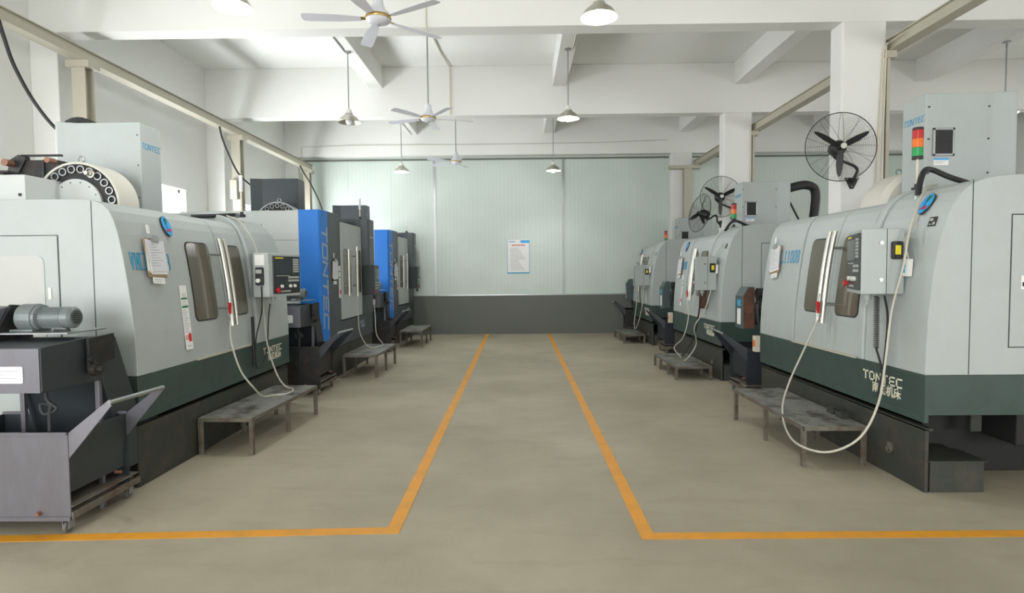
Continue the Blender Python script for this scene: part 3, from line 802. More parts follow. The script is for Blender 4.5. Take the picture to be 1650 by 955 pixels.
for i in range(15):
    a = PI*i/14; p = (1.30, 1.32+.17*math.cos(a), 2.90+.17*math.sin(a)*.9)
    if prev: ch.frame(prev, (1, 0, 0), tuple(Vector(p)-Vector(prev))).box(-.05, .05, 0, (Vector(p)-Vector(prev)).length, -.035, .035)
    prev = p
ch.noframe().box(1.25, 1.35, 1.455, 1.525, 2.3, 2.9)
ch.build('energy_chain', mL1)
MB().mat('red').box(1.245, 1.355, 1.45, 1.53, 2.83, 2.845).build('chain_band', mL1)

# clipboards (own things, hooked on machine fronts)
def worldpt(root, p):
    return Matrix.Rotation(root.rotation_euler.z, 4, 'Z') @ Vector(p) + Vector(root.location)
def hang(root, P, u, z, label, tilt=0, off=.006, **k):
    O, S, T = surf_frame(P, u, z-.12, off+.012); O = O+T*.12
    Rm = Matrix.Rotation(root.rotation_euler.z, 4, 'Z'); S = Rm @ S; T = Rm @ T
    N = S.cross(T); q = Matrix.Rotation(tilt, 3, N); S = q @ S; T = q @ T
    return clipboard('clipboard', label, tuple(worldpt(root, O)), tuple(S), tuple(T), **k)
hang(mL1, PA, .355, 1.875, 'brown clipboard with papers in a clear sleeve, hooked on the nearest left machine', tilt=-.06)
hang(mR1, PA, .25, 1.845, 'clipboard with crumpled papers hooked on the nearest right machine beside its blue lettering', tilt=.12)
hang(mR2, PA, .26, 1.80, 'clipboard hooked on the middle machine of the right row', tilt=.05)
hang(mR3, PA, .2, 1.76, 'clipboard hooked on the farthest machine of the right row', tilt=.05)

# ------------------------------------------------------------------ tall square-fronted machines (type B)
def machine_B(name, label, loc, rz, L):
    root = thing(name, label, 'machine tool', loc, rz)
    k = L/2.72
    D = 2.0; uA = .26; uD0 = .82*k; uD1 = 1.93*k; H = 2.49
    sp = MB().mat('paint_white').box(.0, .75*k, .33, D, .45, H-.01)
    sp = sp.build('white_side_panel', root, bevel=.006)
    MB().mat('void').box(-.0015, 0, .34, D, 2.06, 2.064).build('panel_seam', sp)
    bl = MB().mat('blue').prism([(0, .33), (-.004, .05), (.0, .045), (.02, .03), (uA, .0), (uA, .33)], .45, H, 'z').build('blue_corner_panel', root, bevel=.004)
    S = Vector((uA-.02, -.03, 0))
    # vertical maker lettering, read top to bottom
    mb = MB().mat('silver').frame((.03+.02, .03-.004, 1.9), (0, 0, -1), (S.x, S.y, 0))
    letters(mb, 'TONTEC', -.36, .03, .19, .14, .062, .036, .001, .003, shear=.2)
    mb.build('maker_lettering', bl)
    MB().mat('charcoal').box(uA+.002, uD0, .0, 1.0, .84, H).build('charcoal_front_panel', root, bevel=.005)
    MB().mat('charcoal').box(uD0, uD1, .12, 1.0, 2.28, H-.03).build('top_housing', root, bevel=.005)
    MB().mat('void').box(uD0, uD1, .1, .8, .86, 2.3).build('inner_shell', root)
    mid = (uD0+uD1)/2+.03
    for i, (a, b) in enumerate(((uD0+.004, mid-.003), (mid+.003, uD1-.004))):
        dr = MB().mat('paint').box(a, b, -.03, .02, .86, 2.38-.0*i).build('sliding_door', root, bevel=.004)
        w0, w1 = (a+.07, b-.12*k) if i == 0 else (b-.22, b-.06)
        MB().mat('glasswin').frame((0, -.03, 0), (1, 0, 0), (0, 0, 1)).rrect(w0, w1, 1.25, 1.97, .03, .001, .004).build('door_window', dr)
        hu = a+.07 if i == 0 else mid-.05
        h_ = MB().mat('chrome').tube([(hu, -.11, 1.2+.03*(1-i)), (hu, -.11, 2.02-.06*(1-i))], .024, 12, smooth=False).build('door_handle', dr, smooth=True)
        for z in (1.38, 1.86): MB().mat('steel').cyl((hu, -.11, z), (hu+(.06 if i else 0), -.03, z), .01, n=8).build('handle_standoff', h_)
    # protruding control column
    ck = MB().mat('charcoal').prism([(uD1+.002, .05), (uD1+.03, -.02), (uD1+.04, -.13), (uD1+.10, -.15), (uD1+.42*k, -.15), (uD1+.5*k, -.03), (L, .0), (L, 1.0), (uD1+.002, 1.0)], 1.20, 2.53, 'z').build('control_column', root, bevel=.006)
    MB().mat('silver').frame((uD1+.15, -.151, 2.2), (1, 0, 0), (0, 0, 1)).box(0, .2, 0, .03, 0, .002).mat('inkred').box(.05, .09, 0, .03, .002, .003).build('name_plate', ck)
    MB().mat('charcoal').box(uD1+.002, L, -.02, 1.0, .84, 1.198).build('lower_panel', root, bevel=.004)
    sk = MB().mat('charcoal').box(uA, L, -.005, D, .46, .838).build('skirt_panel', root, bevel=.004)
    mb = MB().mat('silver').frame((uD1-.10, -.005, .70), (1, 0, 0), (0, 0, 1)); letters(mb, 'TONTEC', 0, 0, .035, .045, .016, .012, .001, .003)
    mb.build('maker_lettering', sk)
    chinese(sk, 'maker_characters', '南通机床', .065, framem((uD1-.02, -.007, .63), (1, 0, 0), (0, 0, 1)), 'silver')
    MB().mat('grime').box(.02, L-.02, .01, .05, 0, .45).build('base_panel', root, bevel=.003)
    MB().mat('blackm').box(.1, L-.1, .3, D-.1, 0, .46).build('machine_bed', root)
    MB().mat('whitepaper').box(.06, .075, .002, .01, .08, .28).build('base_label', root)
    # pendant box
    u0 = uD1-.02; cb = MB().mat('screenbody').prism([(u0, -.25), (u0+.36*k, -.25), (u0+.36*k, -.151), (u0+.11, -.151), (u0+.04, -.05), (u0, -.05)], 1.20, 1.72).build('control_box', root, bevel=.006)
    fr = ((u0, -.25, 1.20), (1, 0, 0), (0, 0, 1)); w_ = .36*k
    f = MB().mat('darkgreen2').frame(*fr).box(.02, w_-.02, .02, .5, .0, .008).build('control_fascia', cb)
    MB().mat('screen').frame(*fr).box(.04, w_*.5, .28, .46, .008, .012).build('screen', f)
    q = MB().mat('keys').frame(*fr)
    for r in range(5):
        for c in range(3): q.box(w_*.58+c*.04, w_*.58+c*.04+.03, .28+r*.037, .305+r*.037, .008, .013)
    for r in range(3):
        for c in range(5): q.box(.05+c*.055, .08+c*.055, .10+r*.05, .125+r*.05, .008, .013)
    q.build('keypad', f)
    MB().mat('red').frame(*fr).cyl((.07, .06, .008), (.07, .06, .03), .02, n=14).build('emergency_stop', f, smooth=True)
    MB().mat('black').cyl((u0+.2, -.2, 1.12), (u0+.2, -.2, 1.20), .02, n=10).build('cable_gland', cb)
    lamp_tower(root, uD1+.25, .05, 2.53, 2.72, lit=False)
    notice_strip(root.children[3] if False else ck, PA, uD0-.11, 1.18, 1.72, .08) if False else None
    mb = MB().mat('whitepaper').frame((uD0-.10, -.0005, 1.2), (1, 0, 0), (0, 0, 1)).box(0, .09, 0, .5, .001, .003)
    mb.mat('inkgreen').box(.01, .08, .40, .42, .003, .004).box(.01, .08, .31, .33, .003, .004).mat('inkred').box(.03, .085, .06, .13, .003, .004).mat('inkgrey')
    for q_ in range(8): mb.box(.01, .07, .27-q_*.017, .274-q_*.017, .003, .0035)
    mb.build('safety_notice', root)
    # column cover and drum
    column_cover(root, 1.25*k, .80, 3.13, 'dark', vent=False, text=None, z0=2.4)
    tool_magazine(root, .95*k, 1.02, 2.36, .36, .2, rim='steel', npk=22)
    return root
mL2 = machine_B('machining_centre', 'tall machine with a blue corner panel, in the middle of the left row', (-2.77, 8.15, 0), PI/2, 2.72)
mL3 = machine_B('machining_centre', 'tall machine with a blue corner panel, farthest in the left row', (-2.70, 12.16, 0), PI/2-.03, 2.25)
def hangB(root, u, z, label, board='board'):
    Rm = Matrix.Rotation(root.rotation_euler.z, 4, 'Z')
    return clipboard('clipboard', label, tuple(worldpt(root, (u, -.004, z))), tuple(Rm @ Vector((1, 0, 0))), (0, 0, 1), board=board)
hangB(mL2, .52, 1.78, 'clipboard with white papers on the charcoal panel of the middle left machine', 'blackm')
hangB(mL3, .42, 1.78, 'clipboard with white papers on the charcoal panel of the farthest left machine', 'blackm')
# ------------------------------------------------------------------ chip conveyors
def conveyor_L(label, loc, rz):
    r = thing('chip_conveyor', label, 'chip conveyor', loc, rz, None)
    prof = [(-.84, .90), (-.84, 1.17), (-.5, 1.19), (-.20, 1.165), (-.012, .66), (-.012, .20), (-.10, .20), (-.34, .885)]
    b = MB().mat('dark').prism([(p, q) for p, q in prof], .13, .72, 'y')
    b = b.build('conveyor_body', r, bevel=.006)
    MB().mat('lilac').box(-.85, -.842, .135, .80, .90, 1.165).build('head_front_plate', b, bevel=.002)
    lb = MB().mat('whitepaper').frame((-.851, .30, .96), (0, -1, 0), (0, 0, 1)).rrect(-.28, .07, 0, .10, .01, .0005, .003)
    lb.mat('inkgrey').box(-.25, .04, .07, .073, .003, .0034).box(-.25, .0, .05, .053, .003, .0034).box(-.25, .03, .03, .033, .003, .0034)
    lb.build('warning_label', b)
    for v in (.115, .735):
        side = MB().mat('blackm').prism([(-.50, 1.14), (-.50, .98), (-.26, 1.02), (-.26, 1.195), (-.50, 1.185)], v-.018, v, 'y').build('tension_plate', b, bevel=.002)
    MB().mat('blackm').cyl((-.47, .06, .98), (-.47, .1, .98), .045, n=18).cyl((-.47, .03, .98), (-.47, .06, .98), .02, n=12).cyl((-.50, .07, 1.05), (-.50, .1, 1.05), .022, n=12).build('shaft_bearing', b, bevel=.002)
    MB().mat('steel').box(-.62, -.27, .14, .78, 1.225, 1.235).mat('chrome').cyl((-.64, .70, 1.215), (-.60, .70, 1.215), .014, n=10).build('motor_plate', r, bevel=.002)
    g = MB().mat('motor')
    g.cyl((-.46, .54, 1.32), (-.46, .44, 1.32), .092, n=28).box(-.52, -.40, .45, .54, 1.235, 1.32).box(-.54, -.38, .43, .58, 1.235, 1.25)
    g = g.build('gearbox', r, bevel=.004, smooth=False)
    mt = MB().mat('motor')
    mt.lathe([(0, 0), (.085, 0), (.085, .022), (.062, .03), (.062, .17), (.070, .175), (.071, .225), (.055, .24), (0, .242)], (-.46, .44, 1.32), (0, -1, 0), 32)
    for k in range(26):
        a = 2*PI*k/26; c_, s_ = math.cos(a), math.sin(a)
        mt.frame((-.46+c_*.056, .41, 1.32+s_*.056), (c_, 0, s_), (0, -1, 0)).box(0, .014, 0, .14, -.002, .002)
    mt.noframe(); m_ = mt.build('motor', g, smooth=True)
    gr = MB().mat('void')
    for k in range(7): 
        hh = math.sqrt(max(0, .042**2-(-.036+k*.012)**2)); gr.box(-.46-hh, -.46+hh, .192, .1975, 1.32-.036+k*.012-.002, 1.32-.036+k*.012+.002)
    gr.build('fan_grille', m_)
    MB().mat('lilac').prism([(-.68, 1.18), (-.62, 1.38), (-.48, 1.40), (-.40, 1.37), (-.46, 1.18)], .61, .85, 'y').mat('blackm').prism([(-.66, 1.18), (-.50, 1.41), (-.40, 1.40), (-.34, 1.18)], .59, .61, 'y').build('chain_guard', r, bevel=.004)
    MB().mat('rubber').tube([(-.47, .27, 1.26), (-.48, .24, 1.235), (-.5, .32, 1.24)], .008).build('motor_cable', r, smooth=True)
    MB().mat('lilac').box(-.36, -.33, .145, .175, 0, .89).build('support_post', r, bevel=.003)
    MB().mat('lilac').box(-.36, -.33, .66, .69, 0, .89).build('support_post', r, bevel=.003)
    MB().mat('dark').prism([(-.30, .86), (-.12, .70), (-.10, .45), (-.20, .45)], .16, .50, 'y').build('drip_guard', r)
    MB().mat('rubber').tube([(-.70, .22, .90), (-.70, .22, .83), (-.69, .17, .77), (-.70, .24, .74), (-.70, .26, .80), (-.70, .2, .79), (-.70, .21, .70), (-.7, .21, .3)], .011).build('hanging_cable', r, smooth=True)
    return r
cvL = conveyor_L('dark chip conveyor with a grey motor on top, beside the nearest left machine', (-2.70, 4.20, 0), LROT)
dup(cvL, (-2.64, 8.13, 0), LROT, 'dark chip conveyor between the nearest and the middle left machines')
dup(cvL, (-2.58, 12.12, 0), LROT, 'dark chip conveyor between the middle and the farthest left machines')
def conveyor_R(label, loc, rz, short=False, plate='rust'):
    r = thing('chip_conveyor', label, 'chip conveyor', loc, rz, None)
    gb = MB().mat('darkgreen2').prism([(-.05, .85), (.10, .85), (.10, 1.37), (.015, 1.37), (-.05, 1.26)], -.60 if not short else -.25, -.36 if not short else -.08, 'x').build('chain_guard', r, bevel=.006)
    e = -.36 if not short else -.08
    MB().mat(plate).prism([(-.04, .86), (.095, .86), (.095, 1.36), (.018, 1.36), (-.04, 1.255)], e, e+.004, 'x').build('end_plate', gb)
    w_ = .22 if not short else .15
    lb = MB().mat('whitepaper').box(e-w_+.05, e-.06, -.053, -.0505, .90, 1.10).mat('ltblue').box(e-w_+.05, e-.06, -.053, -.0505, 1.13, 1.21).build('guard_labels', gb)
    if short:
        MB().mat('blackm').box(-.26, -.06, .10, .6, .70, 1.2).box(-.22, -.1, .15, .3, 0, .7).build('conveyor_body', r, bevel=.01)
        return r
    prof = [(-.84, .90), (-.84, 1.15), (-.5, 1.17), (-.20, 1.15), (-.03, .72), (-.03, .40), (-.14, .40), (-.34, .885)]
    b = MB().mat('blackm').prism(prof, .16, .72, 'y').build('conveyor_body', r, bevel=.006)
    MB().mat('blackm').cyl((-.32, .11, 1.29), (-.32, .34, 1.29), .07, n=20).box(-.38, -.26, .12, .3, 1.10, 1.24).build('motor', r, smooth=True)
    MB().mat('rubber').tube([(-.30, .12, 1.2), (-.25, .10, 1.0), (-.24, .12, .9), (-.2, .12, .75)], .012).tube([(-.35, .12, 1.15), (-.29, .13, .95), (-.22, .14, .8)], .03).build('motor_cable', r, smooth=True)
    MB().mat('blackm').box(-.36, -.33, .17, .20, 0, .89).build('support_post', r)
    MB().mat('beigedk').box(-.17, -.08, .0, .07, .60, .79).mat('amber').box(-.16, -.09, -.002, .0, .66, .74).build('switch_box', r, bevel=.004)
    return r
cvR = conveyor_R('chip conveyor with a rusty chain guard beyond the nearest right machine', (2.84, 6.82, 0), RROT)
conveyor_R('chip conveyor with a green-grey guard box beyond the middle right machine', (2.82, 10.70, 0), RROT, plate='darkgreen2')
conveyor_R('chip conveyor beyond the farthest right machine, against the back wall', (2.72, 14.10, 0), RROT, True, 'darkgreen2')

# ------------------------------------------------------------------ chip bins
def caster(parent, x, y, m='steel'):
    c = MB().mat(m).box(x-.03, x+.03, y-.03, y+.03, .082, .09).box(x-.022, x-.017, y-.03, y+.015, .03, .085).box(x+.017, x+.022, y-.03, y+.015, .03, .085).build('caster', parent, bevel=.001)
    MB().mat('wheel').lathe([(0, 0), (.022, 0), (.036, .006), (.037, .015), (.036, .024), (.022, .03), (0, .03)], (x-.015, y-.012, .037), (1, 0, 0), 20).build('wheel', c, smooth=True)
    return c
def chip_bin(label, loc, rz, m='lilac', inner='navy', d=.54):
    r = thing('chip_bin', label, 'chip bin', loc, rz, None)
    y0, y1 = -.29, -.29+d
    for nm, y in (('near_plate', y0), ('far_plate', y1)):
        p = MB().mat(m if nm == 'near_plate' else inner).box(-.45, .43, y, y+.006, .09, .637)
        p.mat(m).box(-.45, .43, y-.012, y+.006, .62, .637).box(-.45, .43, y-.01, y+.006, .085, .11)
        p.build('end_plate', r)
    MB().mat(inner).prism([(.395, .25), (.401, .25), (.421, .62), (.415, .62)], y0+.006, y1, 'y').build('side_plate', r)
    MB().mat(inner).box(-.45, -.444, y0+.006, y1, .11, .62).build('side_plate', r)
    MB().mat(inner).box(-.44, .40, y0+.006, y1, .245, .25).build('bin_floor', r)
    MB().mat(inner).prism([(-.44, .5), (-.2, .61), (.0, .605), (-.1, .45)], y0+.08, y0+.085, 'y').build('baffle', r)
    MB().mat('treadframe').box(.10, .44, y0+.006, y1+.08, .165, .175).box(.41, .44, y0+.006, y1+.1, .09, .135).box(-.45, .43, y1+.05, y1+.09, .09, .135).box(-.45, -.42, y0+.006, y1+.1, .09, .135).build('chassis', r, bevel=.002)
    MB().mat('bolt').cyl((.24, y0-.03, .135), (.24, y0, .135), .013, n=10).build('drain_plug', r)
    MB().mat('bolt').cyl((.40, y1-.1, .235), (.44, y1-.1, .235), .012, n=8).build('latch_pin', r)
    for y, x2, yy in ((y0+.004, .67, y0+.04), (y1, .715, y1-.06)):
        h = MB().mat('lilac' if m == 'lilac' else 'navy')
        h.add([(.42, y, .46), (.42, y, .62), (x2, yy, .83), (x2+.01, yy, .79), (.42, y+.008, .46), (.42, y+.008, .62), (x2, yy+.008, .83), (x2+.01, yy+.008, .79)],
              [(0, 3, 2, 1), (4, 5, 6, 7), (0, 1, 5, 4), (1, 2, 6, 5), (2, 3, 7, 6), (3, 0, 4, 7)])
        h = h.build('handle_arm', r)
    MB().mat('steel').cyl((.672, y0+.03, .81), (.718, y1-.04, .81), .014, n=12).build('push_bar', h, smooth=True)
    for x in (-.40, .39):
        caster(r, x, y0+.035); caster(r, x, y1+.05)
    return r
chip_bin('grey wheeled chip bin with slanting push bar, nearest on the left', (-3.2, 3.75, 0), 0, 'lilac', 'dark')
bn = chip_bin('black wheeled chip bin between the nearest and the middle left machines', (-3.02, 7.72, 0), 0, 'blackm', 'blackm')
dup(bn, (-2.98, 11.72, 0), 0, 'black wheeled chip bin between the middle and the farthest left machines')
bn = chip_bin('navy wheeled chip bin beyond the nearest right machine', (3.22, 7.30, 0), PI, 'navy', 'navy')
dup(bn, (3.22, 11.25, 0), PI, 'navy wheeled chip bin beyond the middle right machine')
chip_bin('dark chip bin in the far right corner by the back wall', (3.08, 14.33, 0), PI, 'blackm', 'blackm', .34).scale = (1, .72, 1)

# ------------------------------------------------------------------ step platforms
def platform(label, x0, x1, y0, y1, h, ys, rz=0, aisle=1):
    cx, cy = (x0+x1)/2, (y0+y1)/2
    r = thing('step_platform', label, 'platform', (cx, cy, 0), rz, None)
    w, l = (x1-x0)/2, (y1-y0)/2
    MB().mat('tread').box(-w+.004, w-.004, -l+.004, l-.004, h-.006, h).build('tread_plate', r)
    f = MB().mat('treadframe'); t = .035
    f.box(-w, w, -l, -l+.005, h-t, h-.001).box(-w, w, l-.005, l, h-t, h-.001).box(-w, -w+.005, -l, l, h-t, h-.001).box(w-.005, w, -l, l, h-t, h-.001)
    for y in ys[1:-1]: f.box(-w, w, y-cy-.003, y-cy+.003, h-t, h-.007)
    f.build('angle_frame', r)
    for y in ys:
        yy = max(-l+.02, min(l-.02, y-cy))
        for s in (-1, 1):
            a = s*(w-.02)
            MB().mat('treadframe').box(a-.018, a+.018, yy-.003, yy+.003, 0, h-.008).box(a+s*.018-.003, a+s*.018+.003, yy-.018, yy+.018, 0, h-.008).build('leg', r)
    return r
pL1 = platform('worn tread-plate step beside the nearest left machine', -2.80, -2.31, 4.98, 6.44, .33, (5.0, 5.72, 6.42), rz=-.045)
pR1 = platform('worn tread-plate step beside the nearest right machine', 2.28, 2.79, 4.59, 6.10, .33, (4.62, 5.33, 6.06))
platform('dark tread-plate step beside the middle left machine', -2.66, -2.14, 8.62, 9.98, .35, (8.65, 9.27, 9.95))
platform('dark tread-plate step beside the farthest left machine', -2.52, -2.04, 12.1, 13.4, .35, (12.15, 12.8, 13.38))
platform('low tread-plate step beside the middle right machine', 2.26, 2.79, 8.28, 9.60, .20, (8.3, 8.72, 9.2, 9.58))
platform('low tread-plate step beside the farthest right machine', 2.28, 2.75, 12.45, 13.7, .20, (12.48, 13.0, 13.66))
for k, (x, y, l) in enumerate(((2.735, 4.86, 'small rusty steel block at the near back corner of the nearest right step'), (2.745, 5.02, 'small rusty steel block lying behind the other one on the nearest right step'))):
    tag(MB().mat('grime').box(x-.03, x+.03, y-.05, y+.05, .3302, .375+.01*k).box(x-.03, x+.03, y-.05, y-.04, .375, .39).build('steel_block', bevel=.003), l, 'steel block')

# ------------------------------------------------------------------ air hoses with guns
def air_hose(label, pts, gun, aim, r=.0085, m='hose', gunc=True):
    h = MB().mat(m).tube(pts, r, 8, sub=12).build('air_hose', smooth=True)
    tag(h, label, 'hose')
    if gunc:
        g = Vector(gun); a = MB().mat('red').frame(tuple(g), (aim, 0, 0) if False else (0, aim, 0), (0, 0, 1))
        a.prism([(-.008, -.05), (.009, -.05), (.011, .02), (.03, .04), (.027, .057), (-.007, .055), (-.013, .027)], -.008, .008, 'z')
        a.prism([(.019, -.035), (.026, -.035), (.029, .02), (.023, .02)], -.004, .004, 'z')
        a.mat('steel').cyl((0, .05, 0), (-.02, .13, 0), .004, n=8).cyl((0, -.05, 0), (0, -.09, 0), .008, n=8)
        a.build('air_gun', h)
    return h
air_hose('pale air hose looping down from the door handle of the nearest right machine, red gun',
  [(2.72, 5.244, 1.13),(2.64, 5.313, 0.867),(2.5, 5.309, 0.551),(2.35, 5.113, 0.367),(2.22, 4.759, 0.26),(2.18, 4.45, 0.224),(2.3, 4.256, 0.231),(2.48, 4.175, 0.361),(2.62, 4.191, 0.608),(2.71, 4.258, 0.916),(2.76, 4.276, 1.282),(2.8, 4.223, 1.601),(2.86, 4.25, 1.86),(2.98, 4.33, 2.08),(3.12, 4.45, 2.2),(3.3, 4.6, 2.245)],
  (2.72, 5.24, 1.24), 1)
air_hose('pale air hose with red gun looping onto the step by the nearest left machine',
  [(-2.70, 5.36, 1.16),(-2.7, 5.36, 0.96),(-2.62, 5.36, 0.686),(-2.54, 5.45, 0.50),(-2.56, 5.68, .37),(-2.53, 5.86, .34),(-2.42, 5.95, .34),(-2.44, 6.15, .34),(-2.57, 6.25, .36),(-2.66, 6.243, 0.509),(-2.76, 6.259, 0.849),(-2.8, 6.271, 1.326),(-2.84, 6.269, 1.801),(-2.92, 6.237, 2.036),(-3.05, 6.277, 2.174),(-3.2, 6.3, 2.235)],
  (-2.70, 5.36, 1.27), -1)
air_hose('grey air hose looping onto the step by the middle left machine',
  [(-2.74, 9.8, 1.25), (-2.74, 9.8, .9), (-2.7, 9.72, .6), (-2.55, 9.5, .42), (-2.42, 9.4, .362), (-2.3, 9.6, .362), (-2.36, 9.92, .362), (-2.52, 10.15, .5), (-2.60, 10.4, .8), (-2.62, 10.42, 1.15)], None, 1, gunc=False)
air_hose('pale air hose hanging to the step by the middle right machine',
  [(2.74, 9.32, 1.1), (2.74, 9.3, .8), (2.66, 9.3, .5), (2.60, 9.6, .3), (2.60, 9.3, .21), (2.55, 8.8, .21), (2.70, 8.75, .45), (2.60, 8.5, .75), (2.72, 8.42, 1.0), (2.80, 8.38, 1.3)], (2.73, 9.32, 1.2), 1)
air_hose('thin pale air hose hanging by the farthest right machine',
  [(2.66, 13.0, 1.2), (2.66, 12.98, .8), (2.6, 12.9, .45), (2.58, 12.7, .30), (2.62, 12.5, .5), (2.68, 12.45, .85), (2.70, 12.4, 1.25)], None, 1, gunc=False)

# ------------------------------------------------------------------ pendant lamps
def pendant(label, loc, lit=True, rod=1.0):
    """origin at the rim centre"""
    r = thing('pendant_lamp', label, 'lamp', loc)
    MB().mat('alu').lathe([(.172, 0), (.174, .004), (.165, .016), (.13, .065), (.085, .10), (.06, .112), (.058, .135), (.04, .14), (.04, .112), (.06, .10), (.12, .06), (.165, .008), (.172, 0)], (0, 0, 0), (0, 0, 1), 36).build('shade', r, smooth=True)
    MB().mat('pale').lathe([(.0, .205), (.03, .20), (.046, .17), (.05, .135), (.03, .13), (0, .13)], (0, 0, 0), (0, 0, 1), 20).build('lamp_holder', r, smooth=True)
    b = MB().mat('bulb' if lit else 'bulb_off').lathe([(0, -.035), (.03, -.03), (.05, 0), (.05, .03), (.03, .07), (.02, .11), (0, .115)], (0, 0, 0), (0, 0, 1), 20).build('bulb', r, smooth=True)
    MB().mat('steel').cyl((0, 0, .2), (0, 0, rod), .009, n=8).build('drop_rod', r, smooth=True)
    MB().mat('steel').cyl((0, 0, rod-.015), (0, 0, rod), .05, n=16).ring((0, 0, rod-.06), .02, .004, (1, 0, 0), 12, 5).build('ceiling_hook', r)
    return r
def plight(p, e):
    d = bpy.data.lights.new('lamp_light', 'SPOT'); d.energy = e; d.spot_size = math.radians(150); d.spot_blend = .5; d.shadow_soft_size = .06; d.color = (.96, .98, 1)
    o = bpy.data.objects.new('lamp_light', d); col.objects.link(o); o.location = p
lamps = [
 ((-2.54, 5.25, 3.98), True, 'lit pendant lamp nearest on the left, cut off by the top edge'),
 ((.77, 5.45, 3.93), True, 'lit pendant lamp nearest on the right, beneath the front beam'),
 ((-2.58, 8.95, 3.90), False, 'unlit pendant lamp on the left, in front of the second beam'),
 ((.79, 8.95, 3.915), True, 'lit pendant lamp hanging in front of the second beam on the right of the aisle'),
 ((-2.53, 12.7, 3.78), True, 'lit pendant lamp farthest on the left, in front of the back wall'),
 ((.79, 12.7, 3.77), True, 'lit pendant lamp farthest on the right, in front of the back wall'),
 ((7.38, 8.9, 3.9), True, 'pendant lamp on a thin rod behind the tall cover of the nearest right machine'),
]
for p, lit, lab in lamps:
    pendant(lab, p, lit, 4.97-p[2])
    if lit: plight((p[0], p[1], p[2]-.05), 55)

# ------------------------------------------------------------------ ceiling fans
def ceiling_fan(label, loc, rot, top):
    r = thing('ceiling_fan', label, 'ceiling fan', loc, 0)
    MB().mat('steel').cyl((0, 0, .17), (0, 0, top), .011, n=10).build('down_rod', r, smooth=True)
    MB().mat('fanwhite').lathe([(0, .23), (.03, .23), (.045, .215), (.05, .15), (.058, .13), (.07, .09), (.11, .06), (.118, .035)], (0, 0, 0), (0, 0, 1), 32).build('motor_housing', r, smooth=True)
    MB().mat('fanwhite').lathe([(0, top), (.05, top), (.045, top-.06), (.015, top-.07)], (0, 0, 0), (0, 0, 1), 20).build('ceiling_canopy', r, smooth=True)
    MB().mat('gold').lathe([(.10, .034), (.118, .032), (.122, .02), (.118, .008), (.10, .004)], (0, 0, 0), (0, 0, 1), 36).build('brass_ring', r, smooth=True)
    MB().mat('fanwhite').lathe([(.115, .005), (.10, -.015), (.06, -.032), (.02, -.038), (0, -.038)], (0, 0, 0), (0, 0, 1), 32).mat('steel').cyl((0, 0, -.05), (0, 0, -.036), .012, n=12).build('bottom_cap', r, smooth=True)
    for k in range(5):
        a = rot+2*PI*k/5
        S = Vector((math.cos(a), math.sin(a), 0)); T0 = Vector((-math.sin(a), math.cos(a), 0)); T = (T0*math.cos(.16)+Vector((0, 0, 1))*math.sin(.16))
        mb = MB().mat('fanwhite').frame((0, 0, .012), tuple(S), tuple(T))
        pts = [(.16, -.035), (.35, -.055), (.62, -.062), (.685, -.058), (.70, -.03), (.70, .03), (.685, .058), (.62, .062), (.35, .055), (.16, .035)]
        mb.prism(pts, -.002, .002, 'z'); b = mb.build('blade', r)
        MB().mat('gold').frame((0, 0, .012), tuple(S), tuple(T)).prism([(.10, -.02), (.22, -.03), (.26, 0), (.22, .03), (.10, .02)], .002, .005, 'z').build('blade_iron', b)
    return r
ceiling_fan('white five-blade ceiling fan with brass ring, nearest to the camera', (-1.29, 5.5, 3.955), math.radians(186), ZC-3.955)
ceiling_fan('white five-blade ceiling fan in front of the second beam', (-1.35, 8.9, 3.92), math.radians(160), ZC-3.92)
ceiling_fan('white five-blade ceiling fan in front of the back wall', (-1.33, 12.65, 3.96), math.radians(2), ZC-3.96)

